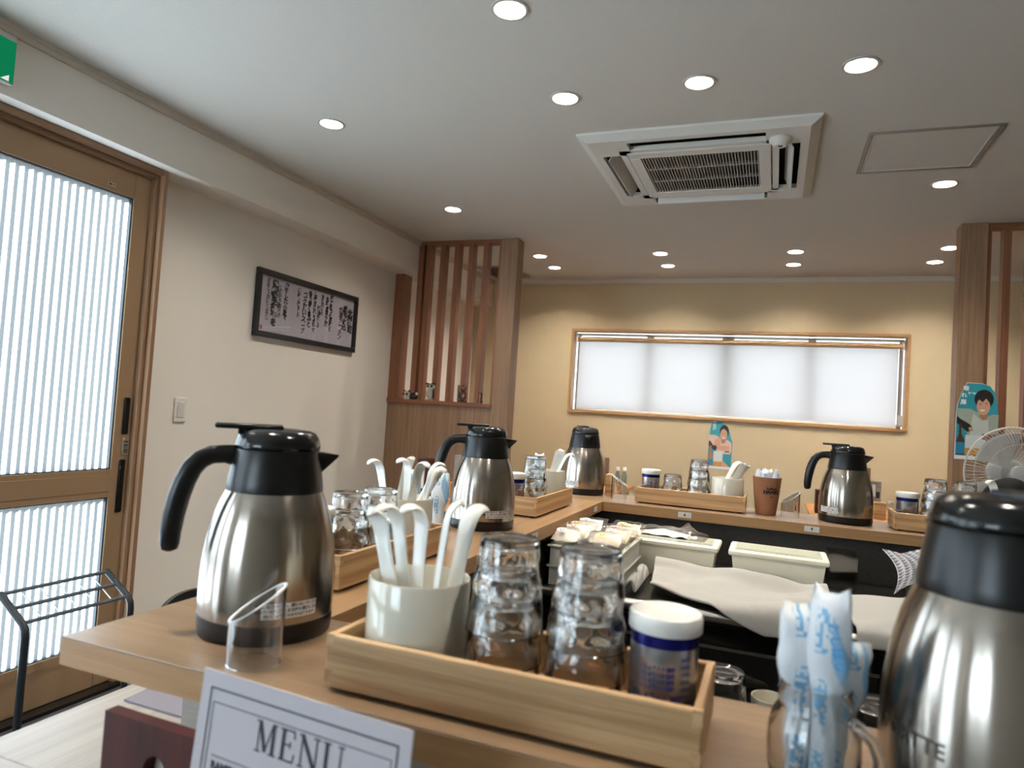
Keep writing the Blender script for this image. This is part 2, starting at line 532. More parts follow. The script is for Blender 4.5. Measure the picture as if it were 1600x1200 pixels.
w2 = struct('window_2', G().box(FX0, FX0 + .04, YF - .045, YF + .01, FZ0, FZ1).box(FX1 - .04, FX1, YF - .045, YF + .01, FZ0, FZ1).box(FX0, FX1, YF - .045, YF + .01, FZ0, FZ0 + .04).box(FX0, FX1, YF - .045, YF + .01, FZ1 - .04, FZ1), M_winfr)  # unseen front window, added to bring more daylight onto the foreground
G().box((FX0 + FX1) / 2 - .03, (FX0 + FX1) / 2 + .03, YF - .035, YF, FZ0 + .04, FZ1 - .04).obj('meeting_stile', M_alu, w2)
M_frost = cloth_trans('frosted_pane', '60666A', 0.86, gloss=0.05, rough=0.3)
for fa, fb in ((FX0 + .04, (FX0 + FX1) / 2 - .03), ((FX0 + FX1) / 2 + .03, FX1 - .04)):
    G().add([(fa, YF - .02, FZ0 + .04), (fb, YF - .02, FZ0 + .04), (fb, YF - .02, FZ1 - .04), (fa, YF - .02, FZ1 - .04)], [(0, 1, 2, 3)]).obj('pane', M_frost, w2, 0)
d1 = leaf(1, 1.255, 2.182, -2.556)
leaf(2, .325, 1.345, -2.594)
leaf(3, -.60, .415, -2.556)
leaf(4, -1.52, -.51, -2.594)
for z0, z1 in ((1.05, 1.205), (.722, .945)):
    G().box(-2.556, -2.550, 2.122, 2.152, z0, z1, .003).box(-2.552, -2.5485, 2.126, 2.148, z0 + .004, z1 - .004, .001).obj('pull', M_black, d1, label='black recessed finger pull')
lk = G().box(-2.556, -2.551, 2.130, 2.160, .962, 1.032, .001).obj('latch_plate', P('latch_silver', 'A79C8C', .4, .5), d1, label='silver latch plate with two characters')
for k, s in enumerate('締切'):
    t = text_g(s, .019, .0006); t.xf(Matrix.Translation((-2.5505, 2.145, .998 - .02 * k)) @ Euler((pi / 2, 0, pi / 2)).to_matrix().to_4x4()); t.obj('character', M_ink, lk, 0)
G().box(-2.5506, -2.5502, 2.136, 2.154, 1.016, 1.021).obj('indicator_bar', M_ink, lk, 0)
st = G().box(-2.5562, -2.5555, 1.966, 1.998, 2.061, 2.075).obj('maker_sticker', P('sticker', 'BFB8AC', .5), d1)
G().box(-2.5556, -2.5553, 1.969, 1.979, 2.064, 2.072).box(-2.5556, -2.5553, 1.981, 1.995, 2.067, 2.070).obj('sticker_print', M_ink, st, 0)

# ---- back window with roller blind
ft = .024
w1 = struct('window_1', G().box(WX0 - .0, WX1, YB - .014, YB + .09, WZ1 - ft, WZ1, .002).box(WX0, WX1, YB - .018, YB + .09, WZ0, WZ0 + ft, .002), M_winfr)
G().box(WX0, WX0 + ft, YB - .014, YB + .09, WZ0 + ft, WZ1 - ft, .002).box(WX1 - ft, WX1, YB - .014, YB + .09, WZ0 + ft, WZ1 - ft, .002).obj('upright', M_winfr_z, w1)
M_sash = P('sash_aluminium', 'B9B6AE', .4, .4)
a, b = WX0 + ft, WX1 - ft
xs = [a, a + (b - a) * .25, a + (b - a) * .5, a + (b - a) * .75, b]
for i in range(4):
    x0, x1 = xs[i], xs[i + 1]
    yy = YB + (.128 if i in (0, 3) else .145)
    lw = .045 if i == 2 else .028
    rw = .045 if i == 1 else .028
    sh = G().box(x0, x0 + lw, yy, yy + .02, WZ0 + ft, WZ1 - ft).box(x1 - rw, x1, yy, yy + .02, WZ0 + ft, WZ1 - ft)
    sh.box(x0, x1, yy, yy + .02, WZ0 + ft, WZ0 + ft + .03).box(x0, x1, yy, yy + .02, WZ1 - ft - .02, WZ1 - ft)
    so = sh.obj('sash', M_sash, w1)
    G().box(x0 + .02, x1 - .02, yy + .008, yy + .012, WZ0 + ft + .02, WZ1 - ft - .015).obj('pane', M_film, so)
# ground and a pale wall across the street, seen only as soft brightness through panes
struct('ground_outside', G().box(-14, 14, YB + .18, 20, -.3, -.2).box(-16, XL - .14, -12, 20, -.3, -.2), P('asphalt_grey', '5C5B58', .9), None, 0)

bl = thing('roller_blind', 'white roller blind pulled down over the long back window', 'blind', (0, YB + .045, 0), group=None)
bx0, bx1 = -1.612, .846
G().tube([(bx0 - .008, 0, 1.918), (bx1 + .022, 0, 1.918)], .021, 20).obj('roller_tube', P('blind_tube_tan', 'B3946C', .7), bl)
M_blind = cloth_trans('blind_fabric', 'EBEBEC', 0.80)
G().box(bx0, bx1, .0165, .0177, 1.318, 1.912).obj('fabric', M_blind, bl, 0)
G().box(bx0, bx1, .012, .022, 1.306, 1.320, .002).obj('hem_bar', M_white, bl)
G().box(bx0 - .020, bx0 - .008, -.022, .022, 1.89, 1.955, .002).obj('bracket', M_white, bl)
G().box(bx1 + .022, bx1 + .034, -.022, .022, 1.89, 1.955, .002).obj('bracket', M_white, bl)
G().box(bx0 - .02, bx1 + .034, -.012, .03, 1.957, 1.966).obj('headrail', P('headrail', 'B7A68A', .6), bl)
ch = G()
for sx in (0, .011):
    for k in range(46):
        ch.lathe([(0, -.0042), (.0036, -.002), (.0036, .002), (0, .0042)], 6, (bx1 + .022 + sx, -.012, 1.42 + k * .0108))
co = ch.obj('bead_chain', P('chain_white', 'D8DDE0', .4), bl, 60); co['kind'] = 'stuff'
G().box(bx1 + .002, bx1 + .036, -.03, -.02, 1.318, 1.405, .003).box(bx1 + .006, bx1 + .032, -.034, -.028, 1.325, 1.34, .002).obj('chain_guard', P('chain_guard_clear', 'C8C8C4', .3), bl)

# ---- downlights
M_ring = P('downlight_ring', 'B8B2A8', .5)
M_refl = P('downlight_cone', 'F1EDE4', .35)
M_lens = emit('downlight_lens', 'FFF3DC', 14.0)
DL = ['round recessed downlight at the top edge of the picture, nearest of all',
      'round recessed downlight nearest the sliding door and exit sign',
      'round recessed downlight left of the two in front of the ceiling cooling unit',
      'round recessed downlight right of the two in front of the ceiling cooling unit',
      'round recessed downlight nearest the top right corner, before the access hatch',
      'round recessed downlight above the left slatted partition',
      'round recessed downlight between access hatch and right wooden pillar',
      'small far downlight beside the left wooden pillar, front one of the pair',
      'small far downlight beside the left wooden pillar, rear one by the window wall',
      'small far downlight over the window left half, front one of the pair',
      'small far downlight over the window left half, rear one of the pair',
      'small far downlight over the window right half, front one of the pair',
      'small far downlight over the window right half, rear one of the pair',
      'small far downlight touching the right wooden pillar, front one of the pair',
      'small far downlight just left of the right wooden pillar, rear one of the pair']
ring_me = G().lathe([(.0455, .004), (.0455, -.003), (.048, -.005), (.056, -.004), (.057, -.0005), (.0455, .004)], 40).mesh('trim_ring', M_ring)
refl_me = G().lathe([(.0455, -.002), (.043, .004), (.031, .046), (.033, .046), (.0455, .004), (.0455, -.002)], 40).mesh('reflector', M_refl)
lens_me = G().lathe([(0, .0315), (.0355, .0315), (.034, .0345), (0, .0345)], 32).mesh('lens', M_lens)
lamp = bpy.data.lights.new('downlight_lamp', 'AREA')
lamp.shape = 'DISK'; lamp.size = .058; lamp.energy = DOWNLIGHT_W; lamp.color = DOWNLIGHT_COL; lamp.spread = radians(150)
for i, (x, y) in enumerate(DOWN):
    t = thing('ceiling_downlight', DL[i], 'ceiling light', (x, y, CZ), group='recessed downlights in the ceiling')
    mk('trim_ring', ring_me, t); mk('reflector', refl_me, t); mk('lens', lens_me, t)
    lo = mk('lamp', lamp, t, (0, 0, .030))
for x, y in DOWN_OUT:
    t = thing('ceiling_downlight', {-1.83: 'recessed downlight over the near end of the sliding doors, above the picture', -.78: 'recessed downlight over the front jug end of the near ledge, above the picture', .22: 'recessed downlight over the closest jug, above the picture'}.get(x, 'recessed downlight beyond the right edge, %s the right partition' % ('before' if y < 4 else 'behind')), 'ceiling light', (x, y, CZ), group='recessed downlights outside the picture')
    mk('trim_ring', ring_me, t); mk('reflector', refl_me, t); mk('lens', lens_me, t); mk('lamp', lamp, t, (0, 0, .030))


# ---- ceiling cassette unit
def cassette(loc, label):
    t = thing('ceiling_air_conditioner', label, 'air conditioner', loc)
    g = G()
    a0, a1, zb = .475, .437, -.030
    ring = [(-1, -1), (1, -1), (1, 1), (-1, 1)]
    vs = [(a0 * x, a0 * y, 0) for x, y in ring] + [(a0 * x, a0 * y, -.010) for x, y in ring] + [(a1 * x, a1 * y, zb) for x, y in ring]
    fs = []
    for k in range(4):
        k2 = (k + 1) % 4
        fs += [(k, k2, 4 + k2, 4 + k), (4 + k, 4 + k2, 8 + k2, 8 + k)]
    g.add(vs, fs)
    def pl(x0, x1, y0, y1): g.box(x0, x1, y0, y1, zb, zb + .02)
    A, S1, S0, H = .437, .405, .325, .275
    for s in (-1, 1):
        pl(-A, A, min(s * S1, s * A), max(s * S1, s * A)); pl(min(s * S1, s * A), max(s * S1, s * A), -S1, S1)
        for q in (-1, 1):
            pl(min(s * H, s * S1), max(s * H, s * S1), min(q * H, q * S1), max(q * H, q * S1))
        pl(-H, H, min(s * .298, s * S0), max(s * .298, s * S0)); pl(min(s * .298, s * S0), max(s * .298, s * S0), -H, H)
        pl(-S0, S0, min(s * H, s * S0), max(s * H, s * S0)) if False else None
    # inner corner squares
    for s in (-1, 1):
        for q in (-1, 1):
            pl(min(s * H, s * S0), max(s * H, s * S0), min(q * H, q * S0), max(q * H, q * S0))
    g.obj('panel', M_ac, t, 30)
    G().box(-.425, .425, -.425, .425, .09, .095).box(-.425, -.42, -.425, .425, -.008, .09).box(.42, .425, -.425, .425, -.008, .09).box(-.42, .42, -.425, -.42, -.008, .09).box(-.42, .42, .42, .425, -.008, .09).obj('housing', M_ac_in, t, 0)
    f = G()
    for s in (-1, 1):
        f.box(-.294, .294, min(s * .235, s * .294), max(s * .235, s * .294), zb - .004, zb + .012, .002)
        f.box(min(s * .245, s * .294), max(s * .245, s * .294), -.235, .235, zb - .004, zb + .012, .002)
    gf = f.obj('intake_frame', M_ac, t, 30)
    gr = G()
    for k in range(38):
        x = -.240 + .48 * k / 37
        gr.box(x - .0022, x + .0022, -.235, .235, zb + .001, zb + .014)
    for y in (-.08, .08):
        gr.box(-.245, .245, y - .003, y + .003, zb - .001, zb + .014)
    go = gr.obj('grille_slats', M_ac_gr, gf, 0); go['kind'] = 'stuff'
    G().box(-.245, .245, -.235, .235, .03, .034).obj('filter', M_ac_in, t, 0)
    for k in range(4):
        lv = G().box(-.262, .262, -.033, .033, -.0025, .0025, .002)
        tilt = radians(62) if k else radians(24)
        Mx = Euler((0, 0, k * pi / 2)).to_matrix().to_4x4() @ Matrix.Translation((0, -.365, zb + (.014 if k else .052))) @ Euler((tilt, 0, 0)).to_matrix().to_4x4()
        lv.xf(Mx).obj('louver', M_ac, t, 30)
    s = G().lathe([(0, zb - .03), (.022, zb - .03), (.026, zb - .026), (.044, zb - .008), (.044, zb), (0, zb)], 28, (.33, -.33, 0)).obj('sensor', M_ac, t)
    G().box(.322, .338, -.336, -.324, zb - .0306, zb - .0298).obj('sensor_eye', M_ac_in, s, 0)
    G().box(.292, .345, .295, .307, zb - .002, zb).obj('badge', P('badge', 'DAD6CF', .3, .4), t, 0)
    return t


cassette((AC[0][0], AC[0][1], CZ), 'large white ceiling cassette cooling unit with grille and four louvers')
vt = thing('ceiling_vent', 'far ceiling air vent half hidden behind the left pillar and slats', 'vent', (-2.20, 5.36, CZ))
g = G()
for s in (-1, 1):
    g.box(-.16, .16, min(s * .195, s * .22), max(s * .195, s * .22), -.012, 0, .002).box(min(s * .135, s * .16), max(s * .135, s * .16), -.195, .195, -.012, 0, .002)
g.obj('frame', M_ac_gr, vt)
G().box(-.135, .135, -.195, .195, -.002, 0).obj('backing', M_ac_in, vt, 0)
vs_ = G().box(-.135, .135, -.012, .012, -.010, -.007).mesh('slat', M_ac_gr, 0)
for k in range(8):
    mk('slat', vs_, vt, (0, -.17 + k * .0486, 0), (radians(25), 0, 0))

h = thing('ceiling_hatch', 'square ceiling access hatch with thin metal rim, right of the cooling unit', 'access hatch', (.525, 3.18, CZ))
g = G()
for s in (-1, 1):
    g.box(-.228, .228, min(s * .214, s * .228), max(s * .214, s * .228), -.006, 0, .001).box(min(s * .214, s * .228), max(s * .214, s * .228), -.214, .214, -.006, 0, .001)
g.obj('rim', P('hatch_rim', '8E877D', .5, .3), h)
g = G()
for s in (-1, 1):
    g.box(-.211, .211, min(s * .204, s * .211), max(s * .204, s * .211), -.004, 0, .001).box(min(s * .204, s * .211), max(s * .204, s * .211), -.204, .204, -.004, 0, .001)
g.box(-.204, .204, -.204, .204, -.002, 0)
g.obj('door_panel', M_ceil, h)

# ---- exit sign on the soffit
ex = thing('exit_sign', 'green lit exit sign box high above the sliding door', 'sign', (-2.44, 1.38, 2.306))
G().box(0, .030, -.104, .104, -.082, .082, .003).obj('body', P('sign_body', 'C9C6C0', .4), ex)
G().box(.030, .034, -.099, .099, -.078, .060).obj('face', emit('sign_green', '16A066', 0.55), ex, 0)
mp = G()
Z = lambda pts: mp.prism([(a - .012, b) for a, b in pts], .034, .0345, 'x')
M_man = emit('sign_white', 'FFFFFF', 0.8)
mp.prism([(.018 + .011 * cos(k * pi / 6), .035 + .011 * sin(k * pi / 6)) for k in range(12)], .034, .0345, 'x')
for poly in ([(.02, .022), (.045, .018), (.030, -.02), (.005, -.012)], [(.02, .022), (.055, .0), (.05, -.008), (.02, .008)],
             [(.02, .02), (-.012, .012), (-.014, .0), (.016, .008)], [(.005, -.012), (.02, -.016), (.0, -.045), (-.03, -.05), (-.03, -.06), (.005, -.056)],
             [(.02, -.016), (.034, -.014), (.05, -.04), (.066, -.066), (.055, -.07), (.036, -.046)],
             [(.096, -.055), (.070, -.075), (.096, -.076)]):
    Z(poly)
mp.obj('pictogram', M_man, ex, 0)

# ---- light switch, framed calligraphy
sw = thing('light_switch', 'white wide rocker light switch on the left wall beside the door frame', 'switch', (XL, 2.465, 1.158))
G().box(0, .008, -.036, .036, -.058, .058, .003).obj('plate', M_white, sw)
G().box(.006, .011, -.020, .020, -.036, .036, .002).obj('rocker', P('rocker', 'D9D5CE', .4), sw)

pf = thing('framed_calligraphy', 'wide black framed sheet of brushed Japanese writing on the left wall', 'picture', (XL, 3.358, 1.750))
hw, hh, fb = .468, .183, .030
G().box(.004, .028, -hw, hw, hh - fb, hh, .002).box(.004, .028, -hw, hw, -hh, -hh + fb, .002).box(.004, .028, -hw, -hw + fb, -hh + fb, hh - fb, .002).box(.004, .028, hw - fb, hw, -hh + fb, hh - fb, .002).obj('frame', P('frame_black', '17171A', .3), pf)
G().box(0, .012, -hw + .01, hw - .01, -hh + .01, hh - .01).obj('sheet', P('sheet_grey_white', 'C3BFC4', .6), pf, 0)
G().box(.0165, .018, -hw + fb, hw - fb, -hh + fb, hh - fb).obj('glazing', film('picture_glass', (.98, .98, 1), .97, .02), pf, 0)
cols = [(.405, .060, '北海道', .052, .006), (.345, .085, '宗州仕込', .040, .004), (.300, .07, '醤油ラーメン', .034, .002), (.195, .130, '国産若鶏の旨味と', .030, .0015), (.155, .115, '長時間煮込んだ', .028, .001),
        (.105, .120, '昔ながらの', .026, .0008), (.075, .045, '醤油だしの', .026, .0008), (.035, .128, 'と昆布だれを合わせ', .028, .001), (-.010, .118, '香り高く旨みと', .032, .002), (-.060, .10, 'コク深いスープ', .034, .002),
        (-.115, .12, 'に仕上げました', .024, .0006), (-.225, .125, '厳選した小麦で', .032, .002), (-.275, .105, 'こだわり製法の', .028, .001), (-.318, .115, '特製手打麺を', .044, .005), (-.372, .128, 'お召し上がりください', .024, .0006)]
M_brush = P('brush_ink', '101012', .6)
wr = G()
for (yy, zt, s, sz, bd) in cols:
    z = zt
    for c in s:
        k = sz * RND.uniform(.95, 1.35)
        t = text_g(c, k, bd * .5 + .0006, res=1)
        sh = Matrix(((1, RND.uniform(-.12, .25), 0, 0), (RND.uniform(-.12, .12), 1, 0, 0), (0, 0, 1, 0), (0, 0, 0, 1)))
        t.xf(Matrix.Translation((.0126, yy + RND.uniform(-.003, .003), z)) @ Euler((pi / 2, 0, pi / 2)).to_matrix().to_4x4() @ Euler((0, 0, RND.uniform(-.12, .12))).to_matrix().to_4x4() @ sh)
        wr.add(t.v, t.f)
        z -= k * .86
        if z < -.145: break
wr.obj('brush_writing', M_brush, pf, 0)
G().box(.0122, .0126, -.418, -.398, -.142, -.122).obj('seal_stamp', P('seal_red', '8E3A34', .7), pf, 0)


# ---- slatted partitions
def partition(name, label, x_wall, x_frame, x_post0, x_post1, sgn):
    """sgn +1: post on the right (left partition); -1: mirrored"""
    t = thing(name, label, 'partition', (0, 4.31, 0))
    lo = lambda a, b: (min(a, b), max(a, b))
    ya, yb = 0, .115
    G().box(*lo(x_post0, x_post1), ya, yb, 0, CZ, .002).obj('post', M_oak, t)
    G().box(*lo(x_wall, x_post0), .006, yb - .006, 0, 1.262, .001).obj('lower_panel', M_oak, t)
    G().box(*lo(x_wall, x_post0), -.010, yb, 1.262, 1.292, .002).obj('shelf_board', M_slat_x, t)
    G().box(*lo(x_frame - sgn * .0, x_post0), .012, yb - .02, CZ - .026, CZ, .001).obj('top_rail', M_slat_x, t)
    for xa, xb in ((x_frame, x_frame + sgn * .042), (x_post0 - sgn * .018, x_post0)):
        G().box(*lo(xa, xb), .012, yb - .02, 1.292, CZ - .026, .001).obj('stile', M_slat, t)
    return t


lp = partition('slatted_partition', 'left slatted wooden partition with oak post and small ornaments on its shelf', XL, -2.4375, -1.794, -1.672, 1)
sl = G().box(-.018, .018, .018, .085, 1.292, CZ - .026, .001).mesh('slat', M_slat)
for k in range(5):
    mk('slat', sl, lp, (-2.361 + .111 * k, 0, 0))
G().box(XL, -2.535, .0, .11, 1.292, 2.194, .001).obj('stile', M_slat, lp)
rp = partition('slatted_partition', 'right slatted wooden partition with oak post and a poster fixed on it', XR, 1.95, 1.034, .907, -1)
for k in range(7):
    mk('slat', sl, rp, (1.126 + .111 * k, 0, 0))

# ================================================================== counters
LZ, LT = .98, .030
def ledge(name, label, x0, x1, y0, y1, mt, me, edge_sides):
    t = thing(name, label, 'counter', ((x0 + x1) / 2, (y0 + y1) / 2, LZ - LT))
    hx, hy = (x1 - x0) / 2, (y1 - y0) / 2
    G().box(-hx, hx, -hy, hy, LT - .002, LT, .0006).obj('top_veneer', mt, t)
    G().box(-hx, hx, -hy, hy, 0, LT - .002, .0006).obj('core_board', me, t)
    return t

ln = ledge('counter_ledge', 'near oak ledge counter carrying the large bamboo tray and the front jugs', -.700, 1.75, .530, .730, M_ledge_x, M_edge_x, None)
ll = ledge('counter_ledge', 'left oak ledge counter running away from the near ledge to the back corner', -.702, -.503, .7305, 2.1895, M_ledge_y, M_edge_y, None)
lb = ledge('counter_ledge', 'far oak ledge counter with number tags 8 and 9 on its edge', -.702, 1.75, 2.190, 2.450, M_ledge_x, M_edge_x, None)


def tag_plate(x, y, z, rz, s, w=.040, h=.016, n=''):
    t = thing('seat_number_tag', 'white number tag %s on the edge of the %s' % (s, n), 'tag', (x, y, z), rz, 'seat number tags')
    G().box(-w / 2, w / 2, -.0012, 0, -h / 2, h / 2).obj('plate', M_paper, t, 0)
    tx = text_g(s, .012, .0004); tx.xf(Matrix.Translation((0, -.0016, 0)) @ Euler((pi / 2, 0, 0)).to_matrix().to_4x4()); tx.obj('number', M_ink, t, 0)
    return t

tag_plate(-.243, 2.190, .9655, 0, '8', n='far ledge, below its tray')
tag_plate(.117, 2.190, .9655, 0, '9', n='far ledge, below the brown cup')
tag_plate(-.503, 1.52, .9655, pi / 2, '6', n='left ledge, beside the second jug')
tag_plate(-.503, 2.10, .9655, pi / 2, '7', n='left ledge, at the back corner')

# walls under the ledges
struct('trim_4', G().box(-.66, 1.75, .665, .700, 0, LZ - LT), M_low_x, None, 0)
struct('trim_5', G().box(-.66, -.520, .700, 2.215, 0, LZ - LT), M_gloss_dk, None, 0)
struct('trim_6', G().box(-.66, 1.75, 2.215, 2.34, 0, LZ - LT), M_granite, None, 0)


def low_counter(label, x0, x1, y0, y1, mt):
    t = thing('eating_counter', label, 'counter', ((x0 + x1) / 2, (y0 + y1) / 2, 0))
    hx, hy = (x1 - x0) / 2, (y1 - y0) / 2
    G().box(-hx, hx, -hy, hy, .70, .73, .002).obj('top', mt, t)
    for s in (-1, 1):
        if hx > hy: G().box(s * hx * .9 - .02, s * hx * .9 + .02, -hy + .04, hy - .02, 0, .70).obj('support', M_low, t)
        else: G().box(-hx + .05, hx - .02, s * hy * .9 - .02, s * hy * .9 + .02, 0, .70).obj('support', M_low, t)
    return t

low_counter('near pale oak eating counter below the near ledge, holding the menu', -1.031, 1.75, .16, .6645, M_low_x)
low_counter('left pale oak eating counter seen at the lower left, below the left ledge', -1.031, -.66, .665, 2.75, M_low)
low_counter('far eating counter hidden behind the far ledge', -.66, 1.75, 2.34, 2.76, M_low_x)

# ================================================================== jugs
def jug_parts():
    t = thing('vacuum_jug', '', 'jug')
    body_prof = [(0, .012), (.0735, .012), (.0745, .021), (.0755, .035), (.0757, .050), (.0750, .070), (.0735, .088), (.0712, .105), (.0680, .121), (.0640, .136), (.0598, .148), (.0558, .157), (.0535, .162), (0, .162)]
    G().lathe(body_prof, 64).obj('body', M_steel, t, 30)
    G().lathe([(0, 0), (.0722, 0), (.0740, .002), (.0750, .010), (.0752, .0215), (.0740, .0225), (0, .0225)], 64).obj('base_band', M_black, t)
    G().lathe([(0, .160), (.0545, .160), (.0548, .162), (.0535, .172), (.0505, .190), (.0478, .205), (.0470, .2075), (0, .2075)], 56).obj('collar', M_black, t)
    G().lathe([(0, .2085), (.0474, .2085), (.0480, .2100), (.0480, .2135), (.0472, .216), (.0455, .2225), (.0420, .2275), (.0360, .2305), (.024, .2318), (.018, .2312), (0, .2312)], 56).obj('lid', M_black_g, t)
    lv = G().box(-.071, .004, -.011, .011, .2300, .2362, .0018).box(-.046, -.014, -.009, .009, .224, .231, .001)
    lv.obj('pour_lever', M_black, t)
    pts = [(-.044, 0, .1985), (-.058, 0, .2), (-.072, 0, .1985), (-.083, 0, .193), (-.0915, 0, .183), (-.098, 0, .168), (-.103, 0, .150), (-.1065, 0, .130), (-.1085, 0, .110), (-.1085, 0, .098), (-.1082, 0, .091), (-.108, 0, .0885)]
    rr = [.0125, .0105, .0105, .011, .0115, .0118, .012, .0118, .0112, .0105, .0085, .003]
    G().tube(pts, rr, 14, .68, up=(0, 1, 0)).obj('handle', M_black, t, 60)
    sp = G().add([(.042, -.016, .207), (.042, .016, .207), (.0425, .017, .196), (.046, 0, .176), (.0425, -.017, .196), (.0705, -.0015, .2035), (.0705, .0015, .2035), (.070, 0, .2005)],
                 [(0, 1, 6, 5), (1, 2, 6), (2, 3, 7, 6), (3, 4, 5, 7), (4, 0, 5), (5, 6, 7), (0, 4, 3, 2, 1)])
    sp.obj('spout', M_black, t, 20)
    def R(z):
        import bisect
        for (r0, z0), (r1, z1) in zip(body_prof[1:-1], body_prof[2:]):
            if z0 <= z <= z1: return r0 + (r1 - r0) * (z - z0) / max(1e-6, z1 - z0)
        return .0735
    return t, R

jug0, JR = jug_parts()


def sticker(t, th, w=.062, h=.0165, z=.0385):
    """white instruction sticker wrapped round the body; th is its centre angle in the jug's frame"""
    def fn(u, v):
        zz = z - h / 2 + h * v; r = JR(zz) + .0003
        a = th + (u - .5) * w / .0755
        return (r * cos(a), r * sin(a), zz)
    s = G().grid(fn, 20, 3).obj('instruction_sticker', M_paper, t, 60)
    wr = G()
    for k, (line, sz) in enumerate((('●本体を傾けたり、振らないでください', .0046), ('●レバーを押したまま持ち運びしないで', .0046), ('漏れて、やけどのおそれがあります', .0038))):
        x = text_g(line, sz, .00012, res=1, spacing=.84); wrap(x, JR, th, z + .0052 - k * .0052, .0006); wr.add(x.v, x.f)
    wr.obj('sticker_text', M_ink, s, 0)


# handle angles: handle points along (cos a, sin a); the jug's own handle is on its -x side
def place_jug(label, x, y, face, first=False, stick=None, scale=1.0):
    """face: direction (deg) the handle points to"""
    rz = radians(face) - pi
    if first:
        o = jug0; o.location = (x, y, LZ); o.rotation_euler = (0, 0, rz); o['label'] = label; o['group'] = 'steel vacuum jugs on the ledges'
    else:
        o = dup(jug0, label, (x, y, LZ), rz, 'steel vacuum jugs on the ledges')
    return o, rz

VA = lambda x, y: math.degrees(math.atan2(-y, -x))      # direction from the jug to the camera's foot
js = []
js.append(place_jug('steel vacuum jug with black handle, whole, at the left end of the near ledge', -.547, .667, VA(-.547, .667) - 88, True) + ((-.547, .667),))
js.append(place_jug('steel vacuum jug on the left ledge between the two bamboo trays', -.622, 1.48, VA(-.626, 1.48) - 90) + ((-.626, 1.48),))
js.append(place_jug('steel vacuum jug in the far left corner of the ledges', -.617, 2.362, VA(-.617, 2.37) + 198) + ((-.617, 2.37),))
js.append(place_jug('steel vacuum jug on the far ledge, right of the brown cup', .215, 2.330, VA(.215, 2.33) - 88) + ((.215, 2.33),))
js.append(place_jug('large out-of-focus steel vacuum jug cut by the right edge, closest one', .160, .600, VA(.16, .6) + 48) + ((.16, .6),))
# stickers: angle seen from the camera, a little right or left of the middle
for i, off in ((0, 20), (1, 30), (2, -34), (3, -38)):
    o, rz, (x, y) = js[i]
    sticker(o, radians(VA(x, y) + off) - rz)
o, rz, (x, y) = js[4]
bm_ = text_g('PORTTE', .015, .0002); wrap(bm_, JR, radians(VA(x, y) - 42) - rz, .062, .0004); bm_.obj('maker_name', P('etched_grey', '3A3632', .5), o, 0)

# ================================================================== trays
def tray_parts(along):
    L, Wd, H = .34, .120, .048
    t = thing('serving_tray', '', 'tray')
    mt = M_bam_x if along == 'x' else M_bam_y
    mo = M_bam_y if along == 'x' else M_bam_x
    hx, hy = (L / 2, Wd / 2) if along == 'x' else (Wd / 2, L / 2)
    w = .0075
    z0 = .004
    if along == 'x':
        for s in (-1, 1):
            G().box(-hx, hx, min(s * hy, s * (hy - w)), max(s * hy, s * (hy - w)), z0, H + z0, .0012).obj('long_side', mt, t)
            G().box(min(s * hx - s * .0005, s * (hx - w)), max(s * hx - s * .0005, s * (hx - w)), -hy + w, hy - w, z0, H + z0, .0008).obj('short_side', mo, t)
    else:
        for s in (-1, 1):
            G().box(min(s * hx, s * (hx - w)), max(s * hx, s * (hx - w)), -hy, hy, z0, H + z0, .0012).obj('long_side', mt, t)
            G().box(-hx + w, hx - w, min(s * hy - s * .0005, s * (hy - w)), max(s * hy - s * .0005, s * (hy - w)), z0, H + z0, .0008).obj('short_side', mo, t)
    G().box(-hx + w, hx - w, -hy + w, hy - w, z0 + .004, z0 + .009).obj('floor_board', M_bam_in, t, 0)
    for sx in (-1, 1):
        for sy in (-1, 1):
            G().lathe([(0, 0), (.006, 0), (.006, z0 + .0045), (0, z0 + .0045)], 12, (sx * (hx - .016), sy * (hy - .016), 0)).obj('foot', M_black, t)
    # finger joints showing end grain at the corners
    for sx in (-1, 1):
        for k in (0, 2):
            za = z0 + .002 + k * .016
            j1, j2 = G(), G()
            if along == 'x':
                j1.box(min(sx * (hx + .0002), sx * (hx - w)), max(sx * (hx + .0002), sx * (hx - w)), -hy - .0002, -hy + w, za, za + .014); j2.box(min(sx * (hx + .0002), sx * (hx - w)), max(sx * (hx + .0002), sx * (hx - w)), hy - w, hy + .0002, za, za + .014)
            else:
                j1.box(-hx - .0002, -hx + w, min(sx * (hy + .0002), sx * (hy - w)), max(sx * (hy + .0002), sx * (hy - w)), za, za + .014).box(hx - w, hx + .0002, min(sx * (hy + .0002), sx * (hy - w)), max(sx * (hy + .0002), sx * (hy - w)), za, za + .014)
            j1.obj('finger_joint', mo, t, 0); j2.obj('finger_joint', mo, t, 0)
    return t

TG = 'bamboo serving trays on the ledges'
trx = tray_parts('x'); trx.location = (-.210, .612, LZ); trx['label'] = 'large bamboo tray in front, on the near ledge, holding the biggest cup and glasses'; trx['group'] = TG
dup(trx, 'bamboo tray on the far ledge between the corner jug and the brown cup', (-.240, 2.312, LZ), 0, TG)
dup(trx, 'bamboo tray at the right end of the far ledge, beside the far jug', (.506, 2.312, LZ), 0, TG)
try_ = tray_parts('y'); try_.location = (-.618, .998, LZ); try_['label'] = 'bamboo tray on the left ledge right behind the nearest whole jug'; try_['group'] = TG
dup(try_, 'bamboo tray on the left ledge behind the second jug, toward the corner', (-.618, 1.856, LZ), 0, TG)
TZ = LZ + .0132      # tray floor

